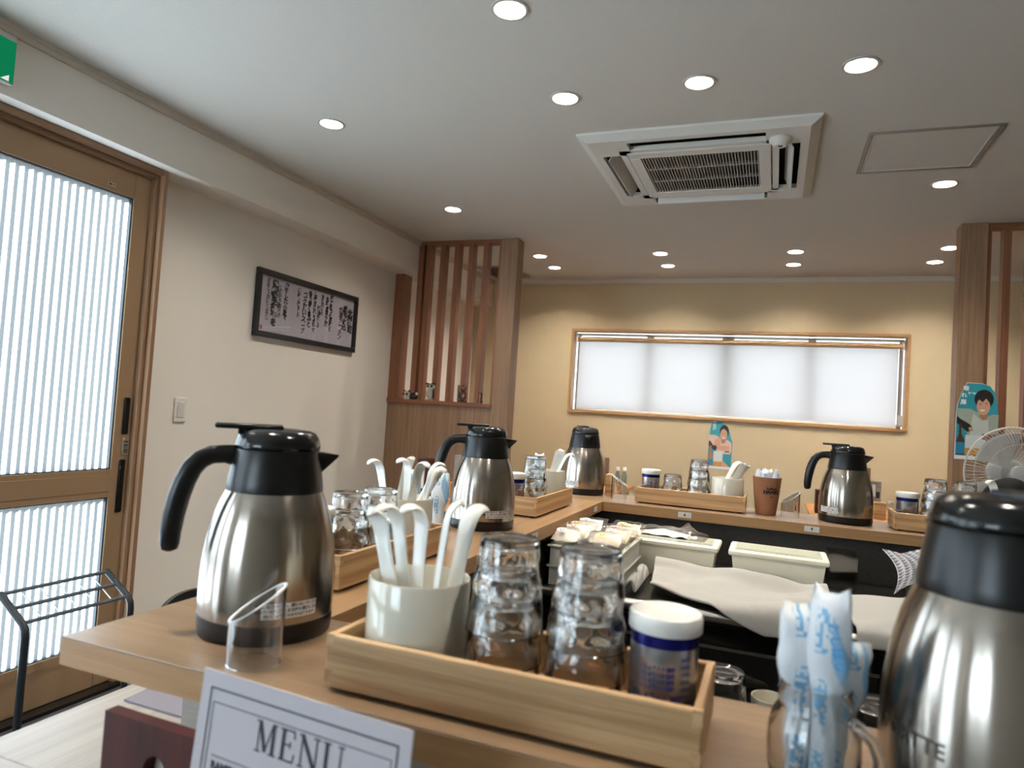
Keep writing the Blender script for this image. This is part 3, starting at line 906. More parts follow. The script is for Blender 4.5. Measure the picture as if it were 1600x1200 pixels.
# ================================================================== tumblers
def tumbler_mesh():
    H, rb, rt = .085, .0272, .0368      # local: base at z = H (upside down), rim at z = 0
    def ro(z): return rt + (rb - rt) * (z / H)
    def dim(r, z, t):
        d = 0
        for row, (zc, ph) in enumerate(((.030, 0), (.056, .5))):
            n = 7
            a = (t / (2 * pi) * n + ph) % 1.0 - .5
            dx = a * 2 * pi * r / n; dz = z - zc
            q = (dx / .0135) ** 2 + (dz / .0125) ** 2
            if q < 1: d += -.0021 * (1 - q)
        return d
    outer = [(ro(z), z) for z in [H * k / 30 for k in range(31)]]
    outer[-1] = (rb - .001, H); outer.insert(-1, (rb, H - .0012))
    th = .0022
    inner = []
    zi = H - .009
    for k in range(15):
        z = zi * k / 14
        inner.append((ro(z) - th - .0003, z + (.0004 if k == 0 else 0)))
    inner.append((inner[-1][0] - .004, zi + .002)); inner.append((0, zi + .0022))
    prof_o = [(0, H - .0012)] + [(rb * .75, H - .0012), (rb * .82, H)] + outer[::-1]
    g = G()
    n = 56
    # outer with dimples, then inner smooth, one closed skin
    vs = []; fs = []; rings = []
    def ring(r, z, dimple):
        if r <= 1e-9:
            rings.append([len(vs)]); vs.append((0, 0, z)); return
        a = []
        for k in range(n):
            t = 2 * pi * k / n
            rr = r + (dim(r, z, t) if dimple else 0)
            a.append(len(vs)); vs.append((rr * cos(t), rr * sin(t), z))
        rings.append(a)
    for i, (r, z) in enumerate(prof_o): ring(r, z, i > 3)
    for (r, z) in inner: ring(r, z, False)
    for a, b in zip(rings[:-1], rings[1:]):
        for k in range(n):
            k2 = (k + 1) % n
            if len(a) == 1: fs.append((a[0], b[k], b[k2]))
            elif len(b) == 1: fs.append((a[k], b[0], a[k2]))
            else: fs.append((a[k], b[k], b[k2], a[k2]))
    g.add(vs, fs)
    return g.mesh('tumbler', M_glass, 50)

TUM = tumbler_mesh()
STEP = .0272
GG = 'dimpled tumblers stacked upside down'


def stack(x, y, z, n, where, seed=0):
    ords = {1: ['single'], 2: ['lower', 'top'], 3: ['bottom', 'middle', 'top'], 4: ['bottom', 'second', 'third', 'top']}[n]
    for k in range(n):
        o = mk('glass_tumbler', TUM, None, (x, y, z + STEP * k), (0, 0, seed * 1.3 + k * .37))
        o['category'] = 'glass'; o['group'] = GG
        o['label'] = ('clear dimpled tumbler upside down, %s ' % ('on its own' if n == 1 else ords[k] + ' one of the stack')) + where

stack(-.226, .610, TZ, 3, 'beside the big white cup', 1)
stack(-.1475, .610, TZ, 3, 'beside the blue can in front', 2)
stack(-.625, .943, TZ, 2, 'just behind the first jug', 3)
stack(-.616, 1.0185, TZ, 2, 'next to the left white cup', 4)
stack(-.604, 1.792, TZ, 3, 'behind the second jug', 5)
stack(-.301, 2.312, TZ, 1, 'on the far ledge tray', 6)
stack(-.2178, 2.312, TZ, 3, 'on the far ledge tray', 7)
stack(.446, 2.312, TZ, 3, 'next to the right far can', 8)
stack(.520, 2.316, TZ, 3, 'by the right spoon', 9)

# ================================================================== white cups, spoons
def cup_parts():
    t = thing('spoon_cup', '', 'cup')
    G().lathe([(0, 0), (.0455, 0), (.0475, .0015), (.0490, .005), (.0497, .012), (.0500, .088), (.0492, .0898), (.0478, .0898), (.0468, .088), (.0464, .012), (.044, .006), (0, .005)], 64).obj('body', M_white_g, t, 50)
    return t

CG = 'white ceramic cups holding spoons'
cup0 = cup_parts()
CUPS = [(-.318, .611, 'big white ceramic cup full of spoons in the front tray'), (-.618, 1.1095, 'white ceramic cup of spoons in the tray behind the first jug'),
        (-.618, 1.967, 'white ceramic cup of spoons beside the corner jug'), (-.129, 2.312, 'white ceramic cup of spoons on the far ledge beside the brown cup'), (.617, 2.313, 'white ceramic cup behind the closest jug, mostly hidden at the right')]
for i, (x, y, lab) in enumerate(CUPS):
    if i == 0: cup0.location = (x, y, TZ); cup0['label'] = lab; cup0['group'] = CG
    else: dup(cup0, lab, (x, y, TZ), 0, CG)


def spoon_mesh(curl=1.0):
    """upright soup spoon: bowl at the foot, stem up +Z, hooked tip bending toward +X; width along Y"""
    path = []   # (x, z, width, thickness, hollow)
    for k in range(9):
        q = k / 8
        z = .002 + .050 * q
        wd = .0160 * math.sqrt(max(.02, 1 - (2 * q - .92) ** 2 * .86)) * (1 - .22 * q)
        path.append((-.004 + .010 * sin(q * pi) * -1 + .004 * q, z, wd, .0018, .007 * (1 - q)))
    for k in range(1, 9):
        q = k / 8
        path.append((0 + .001 * q, .052 + .078 * q, .0118 - .0022 * sin(q * pi * .9), .0026, .0026))
    R_ = .0145
    for k in range(1, 10):
        a = k / 9 * radians(118) * curl
        path.append((.001 + R_ * (1 - cos(a)) * 1.0, .130 + R_ * 1.35 * sin(a), .0115 - .0035 * (k / 9) ** 2, .0026, .0020))
    path.append((path[-1][0] + .005, path[-1][1] - .0025, .0025, .0014, 0))
    g = G(); m = 12; vs = []; fs = []
    for i, (x, z, w, th, h) in enumerate(path):
        p0 = path[max(0, i - 1)]; p1 = path[min(len(path) - 1, i + 1)]
        tx, tz = p1[0] - p0[0], p1[1] - p0[1]; L = math.hypot(tx, tz) or 1
        nx, nz = tz / L, -tx / L            # points to +X on the stem
        for k in range(m):
            a = 2 * pi * k / m
            yy = w * cos(a); off = th * sin(a) - h * (1 - (yy / max(w, 1e-4)) ** 2)
            vs.append((x + nx * off, yy, z + nz * off))
    for i in range(len(path) - 1):
        for k in range(m):
            k2 = (k + 1) % m
            fs.append((i * m + k, i * m + k2, (i + 1) * m + k2, (i + 1) * m + k))
    fs.append(tuple(range(m - 1, -1, -1))); fs.append(tuple((len(path) - 1) * m + k for k in range(m)))
    g.add(vs, fs)
    return g.mesh('spoon', M_spoon, 60)

SP = [spoon_mesh(1.0), spoon_mesh(.55)]
SG = 'white soup spoons standing in the cups'


SPFIX = [
    (-0.33, 0.623, 1.0007, 0.11716, 0.10487, -1.94861),
    (-0.3239, 0.59474, 1.0007, 0.20576, 0.09611, -1.82511),
    (-0.32009, 0.60688, 1.0007, -0.0019, -0.01728, -2.00064),
    (-0.29557, 0.59355, 1.0127, 0.00502, 0.07915, 0.51535),
    (-0.3072, 0.64602, 1.0007, 0.14199, 0.04751, 1.24073),
    (-0.638, 1.0975, 1.0007, 0.13659, 0.13534, -1.91059),
    (-0.64156, 1.10988, 1.0067, -0.13511, 0.06074, -0.47216),
    (-0.61599, 1.10486, 1.0007, -0.00661, -0.0083, -1.98264),
    (-0.61055, 1.0908, 1.0007, -0.12872, 0.09279, -0.41875),
    (-0.63866, 1.14053, 1.0007, 0.43142, 0.10252, 1.44829),
    (-0.5846, 1.09769, 1.0007, -0.10857, 0.16307, 0.73441),
    (-0.625, 1.95872, 1.0007, -0.30035, 0.02115, -1.00068),
    (-0.632, 1.977, 1.0007, -0.23014, 0.08284, -0.70771),
    (-0.61794, 1.94818, 1.0007, 0.0398, 0.39031, 0.60968),
    (-0.149, 2.302, 1.0007, -0.43261, 0.19306, -1.08975),
    (-0.147, 2.324, 1.0007, -0.33189, 0.43553, -0.59769),
    (-0.16372, 2.30858, 1.0007, 0.23397, 0.32892, 0.74798),
    (0.617, 2.295, 1.0007, 0.18227, 0.21275, -2.24941)]


def spoon(cx, cy, cz, dx, dy, lean_dir, lean, hook, label, kind=0, lift=.0):
    """foot offset (dx, dy) in the cup, lean toward lean_dir (deg) by lean (deg), hook points to hook (deg)"""
    o = mk('soup_spoon', SP[kind], None)
    Rl = Matrix.Rotation(radians(lean), 4, Vector((-sin(radians(lean_dir)), cos(radians(lean_dir)), 0)))
    o.matrix_world = Matrix.Translation((cx + dx, cy + dy, cz + .0075 + lift)) @ Rl @ Matrix.Rotation(radians(hook), 4, 'Z')
    k_ = int(o.name[-3:]) if '.' in o.name else 0
    if k_ < len(SPFIX):      # settled so that no two spoons touch
        o.matrix_world = Matrix.LocRotScale(Vector(SPFIX[k_][:3]), Euler(SPFIX[k_][3:]), None)
    o['label'] = label; o['category'] = 'spoon'; o['group'] = SG

# left in the picture = 207 deg at the near cup, right = 27 deg
cx, cy, _ = CUPS[0]
spoon(cx, cy, TZ, -.012, .012, 200, 9, 248, 'white spoon at the left of the big front cup, hook reaching farthest left')
spoon(cx, cy, TZ, -.006, -.016, 190, 13, 255, 'white spoon overlapping the leftmost one in the big front cup', 1)
spoon(cx, cy, TZ, -.002, -.004, 60, 1, 245, 'white spoon upright in the middle of the big front cup, hooked left')
spoon(cx, cy, TZ, .010, -.010, 27, 5, -65, 'white spoon curving to the right in the big front cup, tallest one', 1, .012)
spoon(cx, cy, TZ, .000, .018, 15, 15, 60, 'white spoon at the right of the big front cup with broad turned tip')
cx, cy, _ = CUPS[1]
spoon(cx, cy, TZ, -.020, -.012, 205, 11, 250, 'white spoon hooked left, leftmost in the cup behind the first jug')
spoon(cx, cy, TZ, -.012, -.010, 40, 10, 330, 'white spoon with round top in the cup behind the first jug', 1, .006)
spoon(cx, cy, TZ, .008, -.004, 30, 2, 245, 'white spoon upright with small hook in the cup behind the first jug')
spoon(cx, cy, TZ, .012, -.014, 35, 9, -25, 'white spoon hooked right, rightmost in the cup behind the first jug')
spoon(cx, cy, TZ, -.016, .010, 20, 26, 90, 'white spoon leaning across the cup behind the first jug')
spoon(cx, cy, TZ, .014, .012, 60, 12, 50, 'white spoon at the back of the cup behind the first jug')
cx, cy, _ = CUPS[2]
spoon(cx, cy, TZ, -.010, -.010, 30, 17, 300, 'white spoon leaning right, tallest in the cup by the corner jug', 1)
spoon(cx, cy, TZ, -.014, .010, 30, 14, 320, 'white spoon behind the tallest one in the cup by the corner jug', 1)
spoon(cx, cy, TZ, -.006, -.018, 30, 23, 40, 'white spoon leaning farthest right in the cup by the corner jug')
cx, cy, _ = CUPS[3]
spoon(cx, cy, TZ, -.020, -.010, 5, 27, 300, 'white spoon leaning right, upper one in the far ledge cup', 1)
spoon(cx, cy, TZ, -.018, .012, 5, 31, 330, 'white spoon leaning right, lower one in the far ledge cup', 1)
spoon(cx, cy, TZ, -.010, .0, 5, 25, 60, 'white spoon leaning right, behind the other two in the far ledge cup')
cx, cy, _ = CUPS[4]
spoon(cx, cy, TZ, .000, -.018, 190, 16, 230, 'white spoon hooked left in front of dark hair at the far right', 0)

# ================================================================== blue-and-silver seasoning cans
M_can_si = P('can_silver', 'BEBFC5', 0.27, .92)
M_can_bl = P('can_blue', '1B1C6E', 0.22, 0.6)
def can_parts():
    t = thing('seasoning_can', '', 'can')
    G().lathe([(0, 0), (.028, 0), (.0288, .001), (.0288, .082), (0, .082)], 48).obj('body', M_can_si, t)
    G().lathe([(.0286, .070), (.02905, .070), (.02905, .080), (.0286, .080), (.0286, .070)], 48).obj('upper_band', M_can_bl, t)
    b = G().lathe([(.0286, .0225), (.0290, .0225), (.0290, .0245), (.0286, .0245), (.0286, .0225)], 48)
    def fn(u, v):
        a = radians(-165 + 200 * u) ; r = .02895
        return (r * cos(a), r * sin(a), .003 + .0175 * v)
    b.grid(fn, 30, 1)
    b.obj('lower_band', M_can_bl, t)
    G().lathe([(0, .080), (.0305, .080), (.0312, .081), (.0312, .0915), (.0305, .094), (.029, .0950), (.0275, .0942), (.0265, .0935), (0, .0935)], 48).obj('lid', M_white, t)
    pr = G()
    for k in range(5):
        x = text_g('こしょう入り塩味', .0042 if k < 4 else .0062, .0001, res=1, spacing=.8); wrap(x, .0288, radians(-108), .054 - k * .0052 - (.003 if k == 4 else 0), .0003); pr.add(x.v, x.f)
    for k in range(6):
        x = text_g('原材料', .0034, 0, res=1); wrap(x, .0288, radians(-58), .062 - k * .006, .0003); pr.add(x.v, x.f)
    pr.obj('printed_text', P('can_ink', '3B3A78', .5), t, 0)
    return t

KG = 'blue and silver seasoning cans with white lids'
can0 = can_parts()
can0.location = (-.0788, .610, TZ); can0.rotation_euler = (0, 0, radians(15)); can0['label'] = 'blue and silver seasoning can with white lid at the right end of the front tray'; can0['group'] = KG
dup(can0, 'white-lidded seasoning can peeking out right behind the first jug', (-.640, .872, TZ), radians(120), KG)
dup(can0, 'white-lidded seasoning can behind the second jug on the left ledge', (-.638, 1.727, TZ), radians(20), KG)
dup(can0, 'white-lidded seasoning can at the left end of the far ledge tray', (-.372, 2.312, TZ), radians(10), KG)
dup(can0, 'white-lidded seasoning can right of the far jug, in the rightmost tray', (.376, 2.312, TZ), radians(-80), KG)

# ================================================================== wet-towel packs, brown cup, bill tubes, jar
def pack_material():
    m, nt, b, N, L = newmat('wet_towel_film')
    tc = N.new('ShaderNodeTexCoord'); sx = N.new('ShaderNodeSeparateXYZ'); L.new(tc.outputs['Object'], sx.inputs[0])
    # flat print: blue blocks and bands along the pack
    sn = N.new('ShaderNodeVectorMath'); sn.operation = 'SNAP'; sn.inputs[1].default_value = (.0024, 10, .0026); L.new(tc.outputs['Object'], sn.inputs[0])
    wn_ = N.new('ShaderNodeTexWhiteNoise'); L.new(sn.outputs[0], wn_.inputs['Vector'])
    def mth(op, a, b_=None):
        q = N.new('ShaderNodeMath'); q.operation = op
        for i, v in enumerate((a, b_)):
            if v is None: continue
            if isinstance(v, (int, float)): q.inputs[i].default_value = v
            else: L.new(v, q.inputs[i])
        return q.outputs[0]
    X_, Z_ = sx.outputs['X'], sx.outputs['Z']
    col_ = mth('LESS_THAN', mth('ABSOLUTE', mth('ADD', X_, .003)), .0046)
    row_ = mth('LESS_THAN', mth('FRACT', mth('MULTIPLY', Z_, 19.0)), .62)
    let_ = mth('MULTIPLY', mth('MULTIPLY', col_, row_), mth('GREATER_THAN', wn_.outputs['Value'], .42))
    dia = mth('MULTIPLY', mth('LESS_THAN', mth('FRACT', mth('ADD', mth('MULTIPLY', Z_, 9.0), mth('MULTIPLY', X_, 24.0))), .30), mth('GREATER_THAN', X_, .004))
    mask = mth('MAXIMUM', let_, mth('MULTIPLY', dia, .8))
    r = N.new('ShaderNodeValToRGB'); r.color_ramp.interpolation = 'LINEAR'
    r.color_ramp.elements[0].color = lin('EEF2F6'); r.color_ramp.elements[1].position = 1.0; r.color_ramp.elements[1].color = lin('8CC3E6')
    L.new(mask, r.inputs[0]); L.new(r.outputs[0], b.inputs['Base Color'])
    b.inputs['Roughness'].default_value = .22; b.inputs['Subsurface Weight'].default_value = 0
    no = N.new('ShaderNodeTexNoise'); no.inputs['Scale'].default_value = 70; L.new(tc.outputs['Object'], no.inputs['Vector'])
    bp = N.new('ShaderNodeBump'); bp.inputs['Strength'].default_value = .5; bp.inputs['Distance'].default_value = .003
    L.new(no.outputs['Fac'], bp.inputs['Height']); L.new(bp.outputs['Normal'], b.inputs['Normal'])
    tr = N.new('ShaderNodeBsdfTranslucent'); L.new(r.outputs[0], tr.inputs['Color'])
    mx = N.new('ShaderNodeMixShader'); mx.inputs[0].default_value = .3
    L.new(b.outputs[0], mx.inputs[1]); L.new(tr.outputs[0], mx.inputs[2]); L.new(mx.outputs[0], N['Material Output'].inputs['Surface'])
    return m

M_pack = pack_material()
M_pblue = P('print_blue', '4FA0D6', .4)


def pack_mesh(L_=.16, w=.018, seed=0):
    rn = random.Random(seed); g = G(); n = 16; vs = []; fs = []
    rows = 22
    for i in range(rows + 1):
        q = i / rows
        end = min(1, min(q, 1 - q) / .16)
        f = math.sqrt(max(0, 1 - (1 - end) ** 2))
        tp = .60 + .40 * (lambda e: e * e * (3 - 2 * e))(min(1, max(0, (q - .40) / .32)))
        a_ = tp * w * (.86 + .14 * f) * (1 + .05 * sin(q * 9 + seed)); b_ = max(.0009, tp * w * .66 * f * (1 + .1 * sin(q * 13 + seed * 2)))
        for k in range(n):
            t = 2 * pi * k / n
            vs.append((a_ * cos(t), b_ * sin(t) + .0016 * sin(5 * t + q * 20), L_ * q + (.004 * sin(t * 2 + seed) if i == rows else 0)))
    for i in range(rows):
        for k in range(n):
            k2 = (k + 1) % n; fs.append((i * n + k, i * n + k2, (i + 1) * n + k2, (i + 1) * n + k))
    fs.append(tuple(range(n - 1, -1, -1))); fs.append(tuple(rows * n + k for k in range(n)))
    return g.add(vs, fs).mesh('wet_towel_pack', M_pack, 60)


PK = [pack_mesh(.150, .0165, 1), pack_mesh(.150, .0150, 2), pack_mesh(.125, .017, 3)]
OG = 'wrapped wet-towel packs standing in cups'


def pack(x, y, z, lean_dir, lean, yaw, label, k=0, sc=1.0):
    o = mk('wet_towel_pack', PK[k], None)
    o.matrix_world = Matrix.Translation((x, y, z)) @ Matrix.Rotation(radians(lean), 4, Vector((-sin(radians(lean_dir)), cos(radians(lean_dir)), 0))) @ Matrix.Rotation(radians(yaw), 4, 'Z') @ Matrix.Scale(sc, 4)
    o['label'] = label; o['category'] = 'wet towel'; o['group'] = OG
    return o

M_kraft = P('brown_cup_plastic', '99684A', .5, var=.06, vscale=30)
bc = thing('brown_tumbler', 'brown tapered cup with black lettering holding wet-towel packs on far ledge', 'cup', (-.011, 2.310, LZ))
G().lathe([(0, 0), (.029, 0), (.0302, .002), (.0315, .010), (.0430, .1150), (.0436, .1165), (.0428, .1172), (.0412, .1165), (.0300, .012), (.028, .006), (0, .006)], 48).obj('body', M_kraft, bc, 40)
RB = lambda z: .0315 + (.0430 - .0315) * (z - .010) / .105
lt = G()
for s, sz, z, bd in (('SoftBank', .0105, .083, .0003), ('HAWKS', .0150, .072, .0009), ('2024', .005, .0575, .0001)):
    t = text_g(s, sz, bd, spacing=.9); wrap(t, RB, radians(-66), z, .0005); lt.add(t.v, t.f)
lt.obj('lettering', M_ink, bc, 0)
for k, (dx, dy, ld, le, yw, lab) in enumerate(((-.017, .004, 190, 4, 75, 'leftmost'), (-.003, -.013, 260, 4, 5, 'front middle'), (.000, .014, 80, 4, 10, 'rear middle'), (.017, -.001, 10, 4, 80, 'rightmost'))):
    pack(-.011 + dx, 2.310 + dy, LZ + .008, ld, le, yw, 'pale blue wet-towel pack in the brown cup, %s one' % lab, k % 2, .88)
pack(-.662, 1.205, LZ + .001, 40, 1, 40, 'pale blue wet-towel pack left of the second jug, behind the left spoons', 2, 1.12)
pack(-.620, 1.245, LZ + .001, 30, 2, 10, 'pale blue wet-towel pack touching the second jug, right of its twin', 2, 1.08)
pack(-.618, 1.8735, TZ + .003, 200, 1, 10, 'pale blue wet-towel pack between the tumblers and spoons by the corner jug', 0, .92)


def bill_tube(label, x, y, rz):
    t = thing('bill_holder', label, 'bill holder', (x, y, LZ), rz, 'clear slant-cut bill tubes')
    g = G(); n = 48; vs = []; ro, ri = .0272, .0247
    top = lambda c: .060 + .018 * c
    for r, kind in ((ro, 0), (ro, 1), (ri, 1), (ri, 0)):
        for k in range(n):
            a = 2 * pi * k / n
            vs.append((r * cos(a), r * sin(a), 0 if kind == 0 else top(cos(a))))
    fs = []
    for q in range(4):
        for k in range(n):
            k2 = (k + 1) % n; q2 = (q + 1) % 4
            fs.append((q * n + k, q * n + k2, q2 * n + k2, q2 * n + k))
    g.add(vs, fs).obj('tube', M_acryl, t, 40)
    vs = []
    for r, dz in ((ro + .0002, -.0012), (ro + .0002, .0006), (ri - .0002, .0006), (ri - .0002, -.0012)):
        for k in range(n):
            a = 2 * pi * k / n; vs.append((r * cos(a), r * sin(a), top(cos(a)) + dz))
    G().add(vs, fs).obj('cut_edge', M_cut, t, 40)
    return t

bt0 = bill_tube('clear slant-cut acrylic bill tube in front of the first jug', -.481, .574, radians(36))
dup(bt0, 'clear slant-cut acrylic bill tube right of the brown cup', (.060, 2.320, LZ), radians(15))
dup(bt0, 'clear slant-cut acrylic bill tube right of the corner jug', (-.480, 2.330, LZ), radians(190))
wbk = thing('wooden_block', 'small upright wooden block just right of the corner jug', 'block', (-.527, 2.385, LZ))
G().box(-.010, .010, -.02, .02, 0, .074, .002).obj('body', M_bam_x, wbk)
G().box(-.0102, .0102, -.0202, .0202, .036, .0375).obj('dark_line', M_frame, wbk, 0)

jr = thing('glass_mug_jar', 'clear glass mug jar holding wet-towel packs at the bottom right, blurred', 'jar', (.0385, .576, LZ))
jp_o = [(0, 0), (.024, 0), (.0275, .002), (.0300, .008), (.0322, .022), (.0330, .036), (.0322, .048), (.0290, .058), (.0258, .0635), (.0250, .067), (.0262, .069), (.0250, .072), (.0262, .0745), (.0250, .0775), (.0258, .080), (.0250, .082)]
jp_i = [(.0235, .0815), (.0228, .078), (.0228, .067), (.0262, .056), (.0296, .046), (.0302, .036), (.0295, .022), (.0275, .011), (.024, .006), (0, .006)]
G().lathe(jp_o + jp_i, 56).obj('body', M_glass, jr, 60)
G().tube([(.0250, 0, .062), (.033, 0, .060), (.042, 0, .053), (.0465, 0, .042), (.046, 0, .028), (.040, 0, .017), (.0315, 0, .013)], [.0042, .004, .004, .004, .004, .004, .0042], 14, 1.1, up=(0, 1, 0)).obj('handle', M_glass, jr, 60)
jr.rotation_euler = (0, 0, radians(-28))
pk1 = pack(.0285, .581, LZ + .0075, 185, .8, 22, 'blurred wet-towel pack at the left of the glass mug jar, wide flap on top', 2, 1.02)
pk2 = pack(.0440, .5630, LZ + .0075, 300, 1.2, -17, 'blurred wet-towel pack in the middle of the glass mug jar, tallest one', 1, .98)
pk3 = pack(.0510, .5850, LZ + .0075, 5, 8, 30, 'blurred wet-towel pack at the right of the glass mug jar, shortest one', 2, .84)
for o, s, z, th, sz in ((pk2, 'おしぼり', .112, -95, .009),):
    t = text_g(s, sz, .0003); t.xf(Matrix.Translation((.007, -.0108, z)) @ Euler((pi / 2, radians(78), 0)).to_matrix().to_4x4()); t.obj('blue_print', M_pblue, o, 0)

# ================================================================== things on the near eating counter
tb = thing('menu_board', 'dark red wooden menu board with oval handle hole, lower left behind the menu sheet', 'menu board', (-.494, .478, .73), radians(-1.5))
bw, bd_, bh, hz = .0655, .0065, .223, .180
n = 40
def sq(a):
    c, s = cos(a), sin(a)
    k = min((bw / abs(c)) if abs(c) > 1e-6 else 9, ((bh - hz) / s) if s > 1e-6 else ((hz / -s) if s < -1e-6 else 9))
    return (c * k, s * k + hz)
angs = sorted([2 * pi * k / n for k in range(n)] + [math.atan2(sz_, sx * bw) % (2 * pi) for sx in (-1, 1) for sz_ in (bh - hz, -hz)])
outer = [sq(a) for a in angs]; inner = [(.0135 * cos(a), .0175 * sin(a) + hz) for a in angs]
N_ = len(angs); vs = []
for y in (-bd_, bd_):
    vs += [(x, y, z) for x, z in outer] + [(x, y, z) for x, z in inner]
fs = []
for k in range(N_):
    k2 = (k + 1) % N_
    fs += [(k, k2, N_ + k2, N_ + k), (2 * N_ + k, 3 * N_ + k, 3 * N_ + k2, 2 * N_ + k2), (N_ + k, N_ + k2, 3 * N_ + k2, 3 * N_ + k), (k, 2 * N_ + k, 2 * N_ + k2, k2)]
G().add(vs, fs).obj('board', M_red, tb, 30)
G().box(-bw + .004, bw - .004, bd_ + .0005, bd_ + .0015, 0, bh - .012).obj('page', M_paper, tb, 0)

gs = thing('plastic_folder', 'flat translucent grey plastic folder lying on the left eating counter behind the menu board', 'folder', (-.90, .895, .7305))
G().prism([(-.083, -.030), (-.087, .022), (.060, .036), (.092, -.032)], 0, .003, 'z').obj('sheet', P('folder_grey', '7E7B86', .25), gs, 0)

mn = thing('menu_sheet', 'white printed MENU sheet in a clear stand, bottom of the picture', 'menu', (-.321, .409, .7305), radians(-4.5))
mw, mh = .100, .299
tl = Matrix.Rotation(radians(-5), 4, 'X')
def M2(g): return g.xf(tl)
M2(G().box(-mw, mw, 0, .0012, .004, mh)).obj('paper', M_menu, mn, 0)
M2(G().box(-mw - .001, mw + .001, .0022, .0040, .0, mh - .004)).obj('stand_back', M_film, mn, 0)
G().box(-mw, mw, .0, .06, 0, .0022).obj('stand_foot', M_film, mn, 0)
M_ink2 = P('menu_ink', '22222B', .6)
def pr(name, g, mat=None):
    return M2(g).obj(name, mat or M_ink2, mn, 0)
e0, e1 = -.0004, -.0001
b = G()
def rectline(x0, x1, z0, z1, w):
    b.box(x0, x1, e0, e1, z1 - w, z1).box(x0, x1, e0, e1, z0, z0 + w).box(x0, x0 + w, e0, e1, z0, z1).box(x1 - w, x1, e0, e1, z0, z1)
rectline(-mw + .010, mw - .010, .014, mh - .012, .0012)
rectline(-mw + .0145, mw - .0145, .018, mh - .0225, .0006)
pr('border_print', b)
# MENU in thin-and-thick roman capitals
tg = G()
def bar(x0, z0, x1, z1, w):
    dx, dz = x1 - x0, z1 - z0; L_ = math.hypot(dx, dz); nx, nz = -dz / L_ * w / 2, dx / L_ * w / 2
    tg.prism([(x0 + nx, z0 + nz), (x1 + nx, z1 + nz), (x1 - nx, z1 - nz), (x0 - nx, z0 - nz)], e0 - .0001, e1, 'y')
H = 1.0; TK, TN, SF = .135, .045, .04
def serif(x, z, w=.30): bar(x - w / 2, z, x + w / 2, z, SF)
def L_M(o):
    bar(o + .14, 0, o + .14, H, TN); bar(o + .16, H, o + .46, .06, TK); bar(o + .46, .04, o + .74, H, TN); bar(o + .78, 0, o + .78, H, TK)
    serif(o + .14, .02, .26); serif(o + .78, .02, .32); serif(o + .10, H - .02, .2); serif(o + .83, H - .02, .2); return .98
def L_E(o):
    bar(o + .16, 0, o + .16, H, TK); bar(o + .02, .025, o + .64, .025, .05); bar(o + .02, H - .025, o + .62, H - .025, .05); bar(o + .16, .52, o + .46, .52, TN)
    bar(o + .62, .01, o + .655, .28, TN); bar(o + .60, H, o + .625, H - .25, TN); bar(o + .46, .42, o + .46, .63, TN); return .74
def L_N(o):
    bar(o + .14, 0, o + .14, H, TN); bar(o + .12, H, o + .72, .0, TK); bar(o + .74, 0, o + .74, H, TN); serif(o + .14, .02, .26); serif(o + .10, H - .02, .2); serif(o + .74, H - .02, .28); return .92
def L_U(o):
    bar(o + .16, .26, o + .16, H, TK); bar(o + .72, .26, o + .72, H, TN); serif(o + .16, H - .02, .32); serif(o + .72, H - .02, .26)
    for k in range(12):
        a0, a1 = pi + pi * k / 12, pi + pi * (k + 1) / 12
        w = TK + (TN - TK) * (k / 11)
        bar(o + .44 + .28 * cos(a0), .27 + .24 * sin(a0), o + .44 + .28 * cos(a1), .27 + .24 * sin(a1), w)
    return .86
x = 0
for fn in (L_M, L_E, L_N, L_U): x += fn(x) + .07
tot = x - .07
sc_x, sc_z = .084 / tot, .0225
tg.v = [((v[0] - tot / 2) * sc_x + .004, v[1], mh - .0525 + (v[2] - 0) * sc_z + .005) for v in tg.v]
pr('title_print', tg)
def fl(s, size, x, z, bold=0, al='CENTER'):
    t = text_g(s, size, bold, al); return t.xf(Matrix.Translation((x, e0, z)) @ Euler((pi / 2, 0, 0)).to_matrix().to_4x4())
t = fl('メニュー', .0062, .006, mh - .0575); t2_ = fl('RAMEN', .0080, -.079, mh - .0685, .0005, 'LEFT'); t.add(t2_.v, t2_.f)
for s, sz, xx, bd in (('ラーメン', .0045, -.050, 0), ('CURRY', .0080, -.033, .0005), ('カレー', .0045, -.004, 0), ('RICE', .0080, .012, .0005)):
    q = fl(s, sz, xx, mh - .0685, bd, 'LEFT'); t.add(q.v, q.f)
pr('word_print', t)
d = G()
for k in range(56): d.box(-.079 + k * .00285, -.0776 + k * .00285, e0, e1, mh - .0620, mh - .0610)
pr('dotted_rule', d)
pr('photo_print', G().box(-.066, .066, e0, e1, mh - .16, mh - .075))
c = G().prism([(.03 * cos(k * pi / 16) - .026, .019 * sin(k * pi / 16) + mh - .108) for k in range(32)], e0 - .0002, e0, 'y')
pr('bowl_print', c, P('print_bowl', 'C9C9CE', .5))
c = G().prism([(.024 * cos(k * pi / 16) - .026, .014 * sin(k * pi / 16) + mh - .108) for k in range(32)], e0 - .0004, e0 - .0002, 'y')
pr('soup_print', c, P('print_soup', '8A5B33', .5))
cc = thing('folded_card', 'small white folded card between the tissue box and the menu', 'card', (-.408, .4625, .7305), 0)
G().prism([(-.034, .0), (.03, .0), (.018, .165), (-.034, .214)], 0, .001, 'y').obj('sheet', M_paper, cc, 0)
G().prism([(-.034, .0), (.03, .0), (.03, .16), (-.034, .16)], .005, .006, 'y').obj('back_leaf', M_paper, cc, 0)

